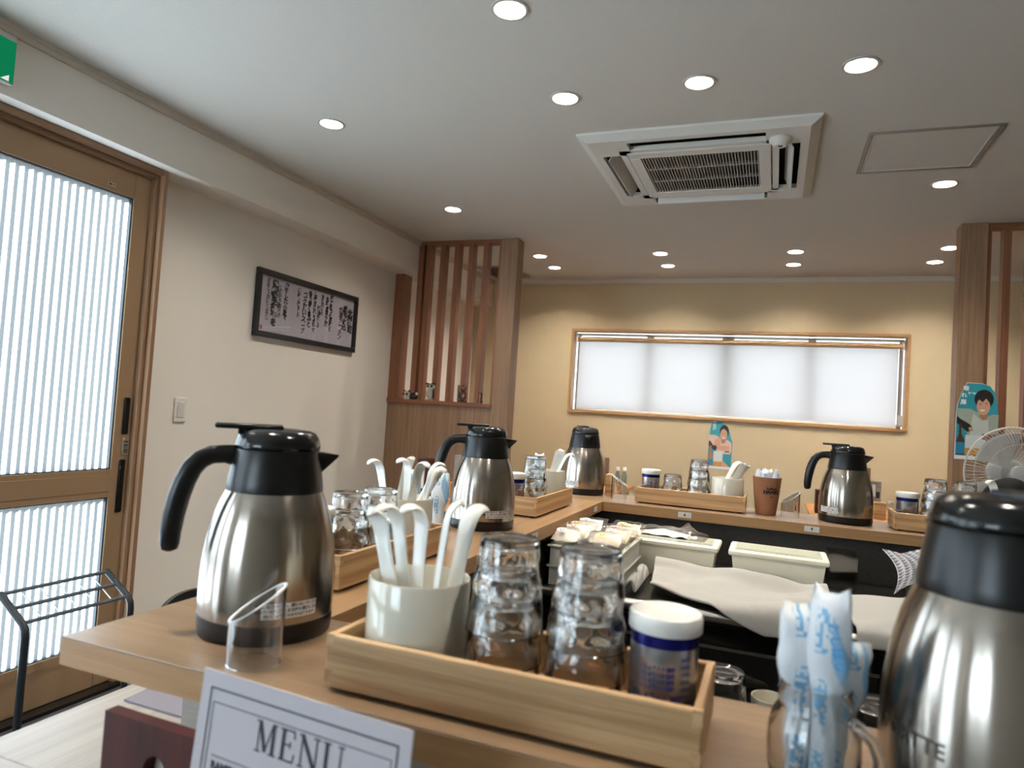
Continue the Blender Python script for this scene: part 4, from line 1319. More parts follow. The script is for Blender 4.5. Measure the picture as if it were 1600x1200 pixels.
# ================================================================== umbrella stand, chair
M_bar = P('stand_grey_steel', '59626A', .38, .4)
us = thing('umbrella_stand', 'dark steel umbrella stand with slanted slotted top before the sliding door', 'umbrella stand', (-2.27, 1.737, 0))
ya, yb = -.193, .193
post = lambda y: [(.07, y, 0.02), (.07, y, .43), (.066, y, .452), (.055, y, .468), (-.068, y, .548)]
for y in (ya, yb):
    G().tube(post(y), .0125, 10, .8).obj('side_frame', P('stand_dark_steel', '22272B', .4, .3) if y == ya else bpy.data.materials['stand_dark_steel'], us)
for q in (.04, .5, .97):
    x, z = .055 - .123 * q, .468 + .08 * q
    G().tube([(x, ya, z), (x, yb, z)], .0068, 8).obj('long_rail', M_bar, us)
M_thin = P('stand_bright_rod', 'B8C2C8', .3, .6)
rd = G().tube([(.050, 0, .471), (-.064, 0, .545)], .0022, 6).mesh('divider', M_thin)
for k in range(5):
    mk('divider', rd, us, (0, ya + (yb - ya) * (k + 1) / 6, 0))
g = G().box(-.11, .11, ya - .03, ya - .01, 0, .035, .003).box(-.11, .11, yb + .01, yb + .03, 0, .035, .003).box(.09, .11, ya - .01, yb + .01, 0, .035, .003).box(-.11, -.09, ya - .01, yb + .01, 0, .035, .003).box(-.09, .09, -.012, .012, .004, .035, .003)
g.obj('base_frame', bpy.data.materials['stand_dark_steel'], us)
G().box(-.09, .09, ya - .01, -.012, .004, .012).box(-.09, .09, .012, yb + .01, .004, .012).obj('drip_tray', P('drip_tray_metal', '8D9294', .35, .6), us)

chr_ = thing('chair', 'black round-backed chair peeking over the left ledge by the wall', 'chair', (-1.12, 1.33, -.0))
M_chair = P('chair_black', '1B1A19', .4)
G().lathe([(0, .42), (.19, .42), (.205, .43), (.205, .45), (.19, .462), (0, .465)], 36).obj('seat', M_chair, chr_)
def bk(u, v):
    a = radians(180 - 55 + 110 * u); r = .205
    z = .56 + .199 * v * (math.sqrt(max(0, 1 - ((u - .5) * 1.9) ** 2)) * .55 + .45)
    return (r * cos(a) - .01 * v, r * sin(a), z)
def bk2(u, v):
    x, y, z = bk(u, v); return (x * .95, y * .95, z)
gg = G(); nu, nv = 20, 8
for f_ in (bk, bk2): gg.grid(f_, nu, nv)
o_ = (nu + 1) * (nv + 1)
edge = [i * (nv + 1) for i in range(nu + 1)] + [nu * (nv + 1) + j for j in range(1, nv + 1)] + [i * (nv + 1) + nv for i in range(nu - 1, -1, -1)] + [j for j in range(nv - 1, 0, -1)]
for p, q in zip(edge, edge[1:] + edge[:1]): gg.f.append((p, q, q + o_, p + o_))
gg.obj('backrest', M_chair, chr_, 50)
for sy in (-1, 1):
    G().tube([(-.15, sy * .10, .44), (-.185, sy * .10, .52), (-.195, sy * .10, .60)], .009, 8).obj('back_post', M_chair, chr_)
    for sx in (-1, 1):
        G().tube([(sx * .12, sy * .12, .425), (sx * .17, sy * .17, 0)], [.014, .010], 8).obj('leg', M_chair, chr_)

# ================================================================== kitchen side
kd = thing('kitchen_counter', 'dark refrigerated kitchen counter with steel-edged top inside the ring of ledges', 'kitchen counter', (0, 1.92, 0))
kx0, kx1 = -.512, 1.74
G().box(kx0, kx1, -.285, .285, .795, .83, .003).obj('worktop', P('worktop_dark', '24231F', .3, .4), kd)
G().tube([(kx0, -.285, .818), (kx1, -.285, .818)], .0125, 14).obj('steel_edge', M_steel_flat, kd)
G().box(kx0, kx1, -.270, .28, .02, .795, .002).obj('cabinet', M_dark, kd)
for k in range(3):
    x0 = kx0 + .02 + k * .745; x1 = x0 + .72
    dr = G().box(x0, x1, -.286, -.270, .10, .755, .004).obj('door', M_dark, kd)
    G().box(x0 + .0, x1 - .0, -.2875, -.286, .748, .755).obj('chrome_strip', M_steel_flat, dr, 0)
    hd = G()
    hd.lathe([(0, 0), (.14, 0), (.15, .004), (.13, .010), (0, .012)], 32)
    hd.v = [(v[0] + (x0 + x1) / 2, -.286 - v[2], v[1] * .13 + .690) for v in hd.v]
    hd.obj('handle_recess', P('handle_plate', '35332D', .2, .5) if k == 0 else bpy.data.materials['handle_plate'], dr)

M_cont = P('container_cream', 'F0ECDA', .4)
M_clid = cloth_trans('container_lid', 'D9DAC9', .35, gloss=.12, rough=.15)
def container(label, x, first=None):
    if first: return dup(first, label, (x, 1.985, .83), 0, 'cream food containers with lids')
    t = thing('food_container', label, 'container', (x, 1.985, .83), 0, 'cream food containers with lids')
    g = G(); w, d, h = .114, .066, .088
    lo, hi = (.105, .058), (w, d)
    def ringv(a, b, z): return [(-a, -b, z), (a, -b, z), (a, b, z), (-a, b, z)]
    vs = ringv(.104, .057, 0) + ringv(w, d, h) + ringv(w - .003, d - .003, h) + ringv(.101, .054, .003)
    fs = [(3, 2, 1, 0), (12, 13, 14, 15)]
    for a in range(3):
        for k in range(4):
            k2 = (k + 1) % 4; fs.append((a * 4 + k, a * 4 + k2, a * 4 + 4 + k2, a * 4 + 4 + k))
    g.add(vs, fs).obj('tub', M_cont, t, 20)
    l = G().box(-.122, .122, -.073, .073, .080, .0955, .004).obj('lid', M_cont, t, 30)
    G().box(-.106, .106, -.056, .056, .0955, .0975, .001).obj('lid_panel', M_clid, l, 0)
    G().box(-.100, .100, -.048, .048, .0972, .0985, .001).obj('lid_panel', M_clid, l, 0)
    return t
c1 = container('cream lidded food container on the left, beneath a crumpled clear bag', -.243)
container('cream lidded food container on the right, next to the clear upright stand', .026, c1)

M_tray = P('basket_white', 'DCDBD3', .45)
def basket(label, z, first=None):
    if first: return dup(first, label, (-.415, 1.775, z), 0, 'stacked white plastic baskets')
    t = thing('plastic_basket', label, 'basket', (-.415, 1.775, z), 0, 'stacked white plastic baskets')
    g = G(); hx, hy, h = .088, .128, .046
    g.box(-hx + .01, hx - .01, -hy + .01, hy - .01, 0, .003)
    def wl(p0, p1, q0, q1):
        g.add([(*p0, 0), (*p1, 0), (*q1, h), (*q0, h)], [(0, 1, 2, 3)])
    for s in (-1, 1):
        g.box(min(s * (hx - .004), s * hx), max(s * (hx - .004), s * hx), -hy, hy, .0, h, .001)
        g.box(-hx, hx, min(s * (hy - .004), s * hy), max(s * (hy - .004), s * hy), 0, h, .001)
    g.obj('tub', M_tray, t, 20)
    r = G()
    for s in (-1, 1):
        r.box(min(s * (hx - .006), s * (hx + .006)), max(s * (hx - .006), s * (hx + .006)), -hy - .006, hy + .006, h - .002, h + .003, .001)
        r.box(-hx + .006, hx - .006, min(s * (hy - .006), s * (hy + .006)), max(s * (hy - .006), s * (hy + .006)), h - .002, h + .003, .001)
    r.obj('rim', M_tray, t, 20)
    return t
b1 = basket('lower white plastic basket of the two stacked in the kitchen corner', .83)
basket('upper white plastic basket in the kitchen corner, heaped with packets', .8797, b1)

def crumple(seed):
    rn = random.Random(seed); w = [(rn.uniform(2, 9), rn.uniform(2, 9), rn.uniform(0, 6)) for _ in range(5)]
    return lambda u, v: sum(sin(a * u * 3 + b * v * 3 + c) for a, b, c in w) / 5

M_pkt = film('packet_film', (.95, .93, .90), .90, .22)
M_food = P('packet_filling', 'CFC3A8', .6, var=.25, vscale=60)
M_lab = [P('packet_label_white', 'E8E4DA', .5), P('packet_label_yellow', 'D8C58A', .5), P('packet_label_pink', 'C9A79C', .5)]
PG = 'clear snack packets heaped in the basket'
pk_pos = [(x + (.006 if k % 2 else -.004), 1.672 + .066 * k, .9505 + .002 * (k % 2)) for k in range(4) for x in (-.466, -.364)]
names = ['nearest left', 'nearest right', 'second row left', 'second row right', 'third row left', 'third row right', 'rearmost left', 'rearmost right']
for i, (x, y, z) in enumerate(pk_pos):
    cf = crumple(i + 3)
    t = thing('snack_packet', 'clear crinkled snack packet with small round label, %s on the basket heap' % names[i], 'packet', (x, y, z), 0, PG, (radians(24), 0, radians((-6, 5, 4, -5)[i % 4])))
    t.scale = (.88, .88, .88)
    def top(u, v, s=1, k=1.0):
        a, b = u * 2 - 1, v * 2 - 1
        return (.052 * a * k, .042 * b * k, s * .013 * k * (1 - a ** 4) * (1 - b ** 4) + .004 * cf(u, v))
    g = G().grid(lambda u, v: top(u, v, 1), 14, 12).grid(lambda u, v: top(u, v, -.6), 14, 12)
    g.obj('film', M_pkt, t, 25)
    G().grid(lambda u, v: top(u, v, .7, .72), 8, 8).grid(lambda u, v: top(u, v, -.4, .72), 8, 8).obj('filling', M_food if i % 2 else M_lab[0], t, 30)
    lx = -.012
    lp_ = G().prism([(lx + .016 * cos(k * pi / 8), .010 * sin(k * pi / 8)) for k in range(16)], .0165, .0172, 'z').obj('label', M_lab[i % 3], t, 0)
    fx = G()
    for ex_ in (-.005, .005): fx.prism([(lx + ex_ + .0022 * cos(k * pi / 4), .002 + .0022 * sin(k * pi / 4)) for k in range(8)], .0172, .0176, 'z')
    fx.box(lx - .004, lx + .004, -.0055, -.0035, .0172, .0176)
    fx.obj('label_face', M_ink, lp_, 0)
cf = crumple(31); cf2 = crumple(41)
bg_ = thing('clear_plastic_bag', 'crumpled clear plastic bag lying on the left cream container', 'bag', (-.262, 2.0, .9295), radians(-4))
G().grid(lambda u, v: (-.085 + .19 * u, -.05 + .10 * v, .004 + .020 * math.sin(pi * u) * math.sin(pi * v) + .013 * max(0, cf(u, v)) + .022 * max(0, 1 - abs(u - .72) / .12) * max(0, 1 - abs(v - .5) / .5)), 34, 22).grid(lambda u, v: (-.085 + .19 * u, -.05 + .10 * v, .0005), 2, 2).obj('film', film('bag_film', (.96, .96, .96), .86, .2), bg_, 12)
G().grid(lambda u, v: (-.075 + .13 * u, -.04 + .075 * v, .003 + .010 * math.sin(pi * u) * math.sin(pi * v) + .004 * cf2(u, v)), 16, 12).obj('wrapping_paper', M_lab[0], bg_, 30)

ac = thing('acrylic_stand', 'clear upright acrylic stand against the dark stone panel', 'stand', (.190, 2.06, .83))
G().box(-.036, .036, 0, .0025, 0, .098).obj('front_sheet', film('stand_film', (.72, .70, .66), .80, .08), ac, 0)
G().box(-.040, .034, .03, .0325, 0, .106).obj('rear_sheet', bpy.data.materials['stand_film'], ac, 0)
G().box(-.036, .036, 0, .0325, 0, .002).obj('foot', bpy.data.materials['stand_film'], ac, 0)

# towels: cloth with terry roughness
M_towel = P('towel_white', 'B7B3AD', .95, bump=.9, bscale=900, Sheen_Weight=0.3)
def towel(name, label, fn, nu, nv, mat=M_towel, thick=.008, grp=None):
    g = G().grid(fn, nu, nv)
    me = g.mesh(name, mat, 180)
    o = mk(name, me); o['label'] = label; o['category'] = 'towel'
    if grp: o['group'] = grp
    s = o.modifiers.new('thick', 'SOLIDIFY'); s.thickness = thick; s.offset = 1
    s2 = o.modifiers.new('soft', 'SUBSURF'); s2.levels = 1; s2.render_levels = 1
    return o
tw = crumple(77); tw2 = crumple(78); tw3 = crumple(79)
def t_main(u, v):
    x = -.283 + .423 * u + .02 * v
    front = .04 + .025 * sin(u * 7 + .6) + .012 * sin(u * 15)
    L_ = v * (.19 + .125 * min(1, u * 1.6) + front * .35)
    ytop = 1.912 - .012 * sin(u * 3)
    y = ytop - L_; z = .8355 + .010 * abs(sin(v * 5 + u * 2.5)) * (1 - v) + .006 * (1 + tw(u, v)) + .026 * math.exp(-((v - .10) / .08) ** 2) * (1 - .4 * u) + .005 * (1 + sin(u * 13 + v * 7))
    ye = 1.628
    if y < ye:
        over = ye - y; y = ye - .006 - .12 * over; z = .842 - over * .92
    return (x, y, z)
towel('kitchen_towel', 'large white terry towel spread over the kitchen counter edge, in front of containers', t_main, 60, 34)
def t_right(u, v):
    x = .172 + .40 * u + .01 * v
    L_ = v * (.285 + .03 * sin(u * 5 + 1))
    y = 1.905 - L_ + .02 * u; z = .8365 + .030 * math.exp(-((v - .18) / .2) ** 2) * (.25 + u) + .006 * (1 + tw2(u, v)) + .012 * u * (1 - v)
    ye = 1.628
    if y < ye:
        over = ye - y; y = ye - .006 - .12 * over; z = .842 - over * .92
    return (x, y, z)
towel('kitchen_towel', 'white terry towel at the right, reaching behind the closest jug', t_right, 44, 30)
def t_left(u, v):
    x = -.316 + .022 * u + .003 * v; y = 1.66 + .17 * v
    return (x, y, .8365 + .022 * math.sin(pi * u) * (1 + .4 * tw3(u, v)) + .010 * v)
towel('kitchen_cloth', 'small crumpled white cloth at the foot of the stacked baskets', t_left, 14, 22)
# waffle towel hung under the right of the far ledge
M_waf = P('waffle_cloth_grey', 'A7A6AB', .9, bump=.3, bscale=1200)
def waf(u, v):
    """heaped over the pan: u runs left to right, v from the back down to the front hem"""
    rib = max(abs(cos(pi * u * 18)) ** 4, abs(cos(pi * v * 14)) ** 4)
    x = .287 + .30 * u + .02 * sin(v * 3)
    dome = math.sin(min(1, .18 + u * 1.15) * pi * .62)
    z = .874 + .088 * dome * cos(max(0, v - .12) * 1.45) - .016 * v * (1 - u) + .012 * sin(u * 9 + 1) * v
    y = 2.135 - .185 * v - .02 * sin(u * 5 + v * 3)
    if u < .16: z += (.16 - u) * .22 * (1 - v * 1.5); y -= (.16 - u) * .15
    return (x, y - .0055 * rib, z + .0055 * rib)
towel('waffle_towel', 'grey waffle-weave towel draped below the far ledge at the right', waf, 156, 114, M_waf, .0015)
bkt = thing('steel_pan', 'steel pan carrying the grey waffle towel, hidden below it', 'pan', (.40, 2.10, .83))
G().lathe([(0, 0), (.052, 0), (.060, .042), (.064, .044), (.058, .042), (.050, .003), (0, .003)], 32).obj('body', M_steel_flat, bkt)

# near kitchen shelf behind the front ledge, with glassware on it
ks = thing('kitchen_shelf', 'low steel kitchen shelf just behind the near ledge', 'shelf', (.45, .90, 0))
G().box(-.96, 1.28, -.195, .14, .838, .850, .002).obj('board', M_dark, ks)
for sx in (-.9, .2, 1.24):
    G().box(sx - .015, sx + .015, -.15, -.12, 0, .838).box(sx - .015, sx + .015, .08, .11, 0, .838).obj('leg', M_dark, ks)
stack(-.047, .945, .8505, 1, 'on the shelf behind the front tray', 21)
for o_ in [bpy.data.objects[-1]] if False else []: pass
stack(.130, .935, .8505, 1, 'on the shelf between jar and jug', 22)
mg = thing('white_mug', 'small white cup behind the near ledge, right of the shelf tumbler', 'cup', (.012, .965, .8505))
G().lathe([(0, 0), (.020, 0), (.0225, .003), (.0235, .055), (.0222, .055), (.021, .005), (0, .004)], 32).obj('body', M_white_g, mg)
ye_ = thing('yellow_ring', 'small yellow ring-shaped item behind the near ledge by the white cup', 'ring', (.052, .965, .8505), rot=(radians(90), 0, radians(20)))
tor = G(); vs = []; fs = []
for i in range(24):
    for j in range(8):
        a, b_ = 2 * pi * i / 24, 2 * pi * j / 8
        vs.append(((.010 + .0025 * cos(b_)) * cos(a), (.010 + .0025 * cos(b_)) * sin(a) + .0125, .003 * sin(b_)))
for i in range(24):
    for j in range(8):
        fs.append((i * 8 + j, ((i + 1) % 24) * 8 + j, ((i + 1) % 24) * 8 + (j + 1) % 8, i * 8 + (j + 1) % 8))
tor.add(vs, fs).obj('band', P('ring_yellow', 'B79A4A', .5), ye_)

# ================================================================== dining tables and their odds and ends
def dining_table(label, x0, x1, y0, y1):
    t = thing('dining_table', label, 'table', ((x0 + x1) / 2, (y0 + y1) / 2, 0))
    hx, hy = (x1 - x0) / 2, (y1 - y0) / 2
    G().box(-hx, hx, -hy, hy, .70, .73, .003).obj('top', M_table, t)
    for sx in (-1, 1):
        for sy in (-1, 1):
            G().box(sx * (hx - .06) - .022, sx * (hx - .06) + .022, sy * (hy - .06) - .022, sy * (hy - .06) + .022, 0, .70, .002).obj('leg', M_black, t)
    return t

dining_table('oak dining table by the window wall behind the far jug', .235, 1.25, 4.60, 5.42)
dining_table('oak dining table by the window wall left of the far ledge tray', -1.95, -1.00, 4.75, 5.45)
dining_table('oak dining table in front of the left slatted partition', -1.95, -1.45, 3.30, 3.95)

tt = thing('tissue_box_cover', 'dark red wooden tissue box on the window-side table, left of the far jug', 'tissue box', (.300, 4.86, .73))
G().box(-.030, .030, -.05, .05, 0, .145, .003).obj('case', M_red, tt)
G().box(-.012, .012, -.056, -.048, .03, .115, .002).obj('tissue', M_white, tt)
tt2 = dup(tt, 'dark red wooden tissue box on the partition table, behind the left spoons', (-1.885, 3.62, .73)); tt2.scale = (1.2, 1.2, 1.45)
def card(label, x, y, z, w, h, mat, tilt=0):
    t = thing('table_card', label, 'card', (x, y, z), radians(tilt))
    G().box(-w / 2, w / 2, 0, .004, 0, h).obj('sheet', mat, t, 0)
    G().box(-w / 2, w / 2, 0, .05, 0, .004).obj('foot', M_film, t, 0)
    return t
M_cardg = P('card_grey_photo', '8C857E', .5, var=.6, vscale=70)
M_cardb = P('card_brown', '7B6552', .5, var=.2, vscale=30)
c_ = card('upright grey photo card right of the far jug on the window-side table', .616, 4.92, .73, .075, .225, M_cardg)
G().box(-.030, .005, -.001, 0, .130, .205).obj('print', M_paper, c_, 0)
G().box(.008, .030, -.001, 0, .120, .160).obj('print', M_ink, c_, 0)
card('tall brown card behind the far jug on the window-side table', .563, 4.95, .73, .06, .305, M_cardb)
card('brown card behind the corner jug on the window-side table', -1.172, 5.18, .73, .034, .215, M_cardb)
card('pale card on the partition table, beside the second jug', -1.705, 3.68, .73, .075, .245, M_cardg)
wb = thing('wooden_box', 'small plain wooden box right of the far jug on the window-side table', 'box', (.637, 4.84, .73))
G().box(-.035, .035, -.03, .03, 0, .095, .002).obj('body', M_bam_x, wb)
G().box(-.036, .036, -.031, .031, .095, .103, .002).obj('lid', M_bam_x, wb)
sj = thing('glass_jar', 'tiny clear glass jar beside the rightmost bamboo tray', 'jar', (.696, 4.84, .73))
G().lathe([(0, 0), (.022, 0), (.024, .004), (.024, .07), (.018, .085), (.018, .10), (0, .10)], 24).obj('body', M_film, sj)
G().lathe([(0, .10), (.02, .10), (.02, .115), (0, .115)], 24).obj('lid', M_steel_flat, sj)

def bottle(label, x, y, col, first=None):
    t = thing('condiment_bottle', label, 'bottle', (x, y, .73), 0)
    G().lathe([(0, 0), (.019, 0), (.021, .003), (.021, .085), (.014, .105), (.012, .125), (0, .125)], 24).obj('body', col, t)
    G().lathe([(0, .125), (.014, .125), (.014, .148), (.010, .153), (0, .153)], 24).obj('cap', M_white, t)
    return t
M_bot = P('bottle_pale_green', 'A9B3A0', .12, Transmission_Weight=.5)
bottle('pale condiment bottle standing by the window wall, left one of two', -1.085, 5.18, M_bot)
bottle('pale condiment bottle with white cap by the window wall, right one of two', -1.040, 5.21, M_bot)
wb2 = thing('wooden_box', 'low wooden condiment box behind the far ledge tray, by the window wall', 'box', (-1.04, 4.98, .73))
G().box(-.035, .035, -.04, .04, 0, .034, .002).obj('body', M_table, wb2)
wb3 = thing('wooden_box', 'small wooden box on the partition table by the second jug handle', 'box', (-1.765, 3.66, .73))
G().box(-.035, .035, -.03, .03, 0, .085, .002).obj('body', M_table, wb3)

# ================================================================== beer posters
M_teal = P('poster_teal', '2F8F9E', .35, var=.18, vscale=9)
M_skin = P('poster_skin', 'C99A7C', .4)
M_skin_d = P('poster_skin_shadow_print', 'A67558', .4)
M_hair_p = P('poster_hair', '211B1A', .4)
M_pink = P('poster_pink_shirt', 'D0B3A6', .4)
M_sage = P('poster_sage_shirt', '9CA393', .4)
M_tee = P('poster_tee', 'B9BDB6', .4)
M_foam = P('poster_foam', 'C9CCC8', .4)
M_beer = P('poster_beer', 'C98A34', .4)
M_bottle_p = P('poster_bottle', '4A2A22', .4)
M_lblue = P('poster_label_blue', '2B7FA0', .4)


def ell(cx, cz, rx, rz, n=24, a0=0, a1=2 * pi):
    return [(cx + rx * cos(a0 + (a1 - a0) * k / n), cz + rz * sin(a0 + (a1 - a0) * k / n)) for k in range(n + (0 if abs(a1 - a0 - 2 * pi) < 1e-6 else 1))]


def poster(name, label, loc, W_, H_, outline, shapes, texts, rz=0):
    t = thing(name, label, 'poster', loc, rz)
    S = lambda pts: [((x - .5) * W_, z * H_) for x, z in pts]
    G().prism(S(outline), -.0014, -.0002, 'y').obj('sheet', M_paper, t, 0)
    lev = .0016
    for nm, pts, mat in shapes:
        G().prism(S(pts), -lev - .0004, -lev + .0003, 'y').obj(nm, mat, t, 0); lev += .00022
    g = G()
    for s, sz, x, z in texts:
        q = text_g(s, sz, .0012); q.xf(Matrix.Translation(((x - .5) * W_, -lev - .0006, z * H_)) @ Euler((pi / 2, 0, 0)).to_matrix().to_4x4()); g.add(q.v, q.f)
    g.obj('brand_lettering', M_paper, t, 0)
    return t

# woman with raised hands
arch = [(0, 0), (.98, .0), (1.0, .55)] + [(1 - .06 - .52 * (1 - cos(a)), .55 + .36 * sin(a)) for a in [k * pi / 20 for k in range(1, 10)]] + [(.72, .955), (.74, 1.0), (.30, 1.0), (.18, .96), (.08, .85), (.04, .68)]
teal1 = [(.0, .05), (.98, .05), (1.0, .55)] + [(1 - .06 - .52 * (1 - cos(a)), .55 + .36 * sin(a)) for a in [k * pi / 20 for k in range(1, 10)]] + [(.72, .955), (.73, .99), (.30, .99), (.18, .95), (.08, .85), (.04, .68)]
woman = [('background', teal1, M_teal),
         ('shirt_print', [(.02, .66), (.28, .66), (.45, .62), (.62, .53), (.78, .58), (.96, .53), (.97, .36), (.92, .30), (.66, .30), (.40, .33), (.20, .45), (.02, .52)], M_pink),
         ('hair_print', ell(.645, .735, .195, .135), M_hair_p), ('face_print', ell(.63, .675, .148, .115), M_skin), ('neck_print', [(.54, .58), (.70, .58), (.72, .53), (.60, .49), (.52, .54)], M_skin_d),
         ('fringe_print', [(.48, .74), (.62, .80), (.78, .73), (.80, .80), (.66, .86), (.52, .83)], M_hair_p),
         ('smile_print', ell(.625, .625, .055, .018, 12, pi, 2 * pi), M_paper), ('eye_print', ell(.57, .695, .022, .006, 10), M_hair_p), ('eye_print', ell(.69, .70, .022, .006, 10), M_hair_p),
         ('hand_print', [(.24, .47), (.30, .62), (.36, .56), (.42, .64), (.46, .58), (.50, .60), (.52, .48), (.42, .42)], M_skin),
         ('arm_print', [(.34, .47), (.60, .46), (.88, .46), (.90, .39), (.60, .365), (.34, .385)], M_skin), ('sleeve_print', [(.70, .36), (.90, .365), (.88, .335), (.72, .33)], P('poster_red', '9C3B3A', .4)),
         ('watch_print', ell(.28, .41, .085, .05), M_hair_p), ('dark_arm_print', [(.02, .55), (.10, .53), (.24, .44), (.20, .38), (.08, .42), (.02, .45)], M_bottle_p),
         ('bottle_print', [(.04, .06), (.22, .06), (.22, .24), (.15, .33), (.14, .45), (.09, .45), (.08, .33), (.04, .24)], M_skin_d), ('bottle_label_print', [(.035, .07), (.225, .07), (.225, .18), (.035, .18)], M_lblue),
         ('foam_print', [(.25, .13), (.62, .13), (.635, .345), (.24, .345)], M_foam), ('beer_print', [(.255, .06), (.60, .06), (.615, .14), (.25, .14)], M_beer), ('table_print', [(.60, .05), (.94, .05), (.78, .11), (.62, .17)], M_skin)]
poster('beer_poster', 'teal beer poster of a laughing woman in pink on the back wall under the window', (-.390, 5.7285, .900), .184, .405, arch, woman, [('晴', .026, .24, .925), ('れ', .026, .23, .855), ('風', .026, .235, .785)])
# man with glass
ol = [(0, 0), (.98, .0), (1.0, .55), (.97, .72), (.90, .88), (.78, .965), (.60, .995), (.24, 1.0), (.12, .86), (.03, .70), (.01, .60)]
tl2 = [(.02, .05), (.98, .05), (1.0, .55), (.97, .72), (.90, .88), (.78, .962), (.60, .99), (.245, .993), (.125, .86), (.04, .70), (.02, .60)]
man = [('background', tl2, M_teal),
       ('jacket_print', [(.04, .66), (.34, .66), (.50, .62), (.72, .56), (.86, .60), (1.0, .60), (.98, .27), (.70, .27), (.30, .30), (.18, .48), (.04, .54)], M_sage),
       ('tee_print', [(.42, .60), (.60, .52), (.76, .54), (.80, .28), (.34, .28), (.36, .44)], M_tee), ('neck_print', [(.56, .62), (.74, .60), (.74, .53), (.64, .515), (.56, .56)], M_skin_d),
       ('hair_print', ell(.65, .79, .225, .125), M_hair_p), ('face_print', ell(.64, .70, .155, .115), M_skin),
       ('fringe_print', [(.44, .74), (.50, .80), (.62, .75), (.70, .80), (.82, .72), (.86, .82), (.70, .89), (.50, .87)], M_hair_p),
       ('smile_print', ell(.62, .655, .060, .020, 12, pi, 2 * pi), M_paper), ('eye_print', ell(.57, .725, .026, .006, 10), M_hair_p), ('eye_print', ell(.71, .735, .026, .006, 10), M_hair_p),
       ('sleeve_dark_print', [(.03, .56), (.12, .52), (.30, .47), (.38, .44), (.42, .38), (.28, .36), (.14, .42), (.03, .47)], M_hair_p),
       ('hand_print', ell(.36, .40, .05, .026), M_skin), ('bottle_print', [(.03, .06), (.23, .06), (.23, .24), (.15, .33), (.14, .46), (.09, .46), (.09, .33), (.03, .24)], M_bottle_p), ('bottle_label_print', [(.03, .07), (.23, .07), (.23, .22), (.03, .22)], M_lblue),
       ('foam_print', [(.24, .14), (.72, .14), (.72, .32), (.24, .32)], M_foam), ('beer_print', [(.24, .06), (.70, .06), (.71, .15), (.24, .15)], M_beer), ('table_print', [(.70, .05), (.97, .05), (.96, .10), (.74, .18)], M_skin)]
poster('beer_poster', 'teal beer poster of a smiling man pouring a glass, on the right wooden post', (1.009, 4.308, 1.150), .195, .412, ol, man, [('晴', .026, .22, .92), ('れ', .026, .18, .83), ('風', .030, .17, .74), ('うまい', .012, .36, .86)], radians(0))

# ================================================================== electric fan
fan = thing('electric_fan', 'grey electric fan with wire guard at the right edge, behind the dark hair', 'fan', (.918, 3.34, 0))
FZ, FR = 1.128, .186
M_fan = P('fan_grey', 'A9A8A5', .4)
M_fanw = P('fan_wire', 'C9C7C2', .4)
G().lathe([(0, 0), (.15, 0), (.16, .01), (.15, .025), (.04, .035), (0, .035)], 36).obj('base', M_fan, fan)
G().lathe([(0, .03), (.016, .03), (.016, FZ - .08), (.022, FZ - .08), (.022, FZ + .0), (0, FZ + .0)], 20).obj('pole', M_fan, fan)
FM = Matrix.Translation((0, 0, FZ)) @ Euler((pi / 2, 0, radians(12))).to_matrix().to_4x4()   # local +z -> -y (front)
G().lathe([(0, -.02), (.05, -.02), (.06, .0), (.06, .07), (.045, .09), (0, .09)], 24).xf(FM @ Matrix.Translation((0, 0, -.10))).obj('motor', M_fan, fan)
for k in range(3):
    bl_ = []
    g = G()
    def bf(u, v, k=k):
        a = 2 * pi * k / 3 + (u - .5) * 1.55 * (.7 + .3 * v); r = .03 + (FR - .05) * v
        return (r * cos(a), r * sin(a), .022 * (u - .5) * 2)
    g.grid(bf, 10, 8).xf(FM).obj('blade', P('fan_blade', 'B9BABA', .3, Transmission_Weight=.2) if k == 0 else bpy.data.materials['fan_blade'], fan, 60)
hubm = G().lathe([(0, .052), (.026, .052), (.034, .047), (.036, .040), (.036, .034), (0, .034)], 28).xf(FM).obj('hub_cap', P('fan_hub', 'BDBCBA', .35), fan)
gd = G(); NW = 88
for k in range(NW):
    a = 2 * pi * k / NW
    f_ = [(.034, .043), (.09, .050), (.14, .046), (.170, .030), (.184, .006), (.186, -.006)]
    gd.tube([(r * cos(a), r * sin(a), z) for r, z in f_], .0009, 4, caps=False)
    f_ = [(.186, -.006), (.176, -.030), (.14, -.052), (.06, -.06)]
    if k % 2 == 0: gd.tube([(r * cos(a), r * sin(a), z) for r, z in f_], .0009, 4, caps=False)
for r, z, w in ((.187, 0, .004), (.120, .048, .0012), (.165, .033, .0012)):
    gd.tube([(r * cos(2 * pi * k / 48), r * sin(2 * pi * k / 48), z) for k in range(49)], w, 6, caps=False)
go = gd.xf(FM).obj('wire_guard', M_fanw, fan, 60); go['kind'] = 'stuff'

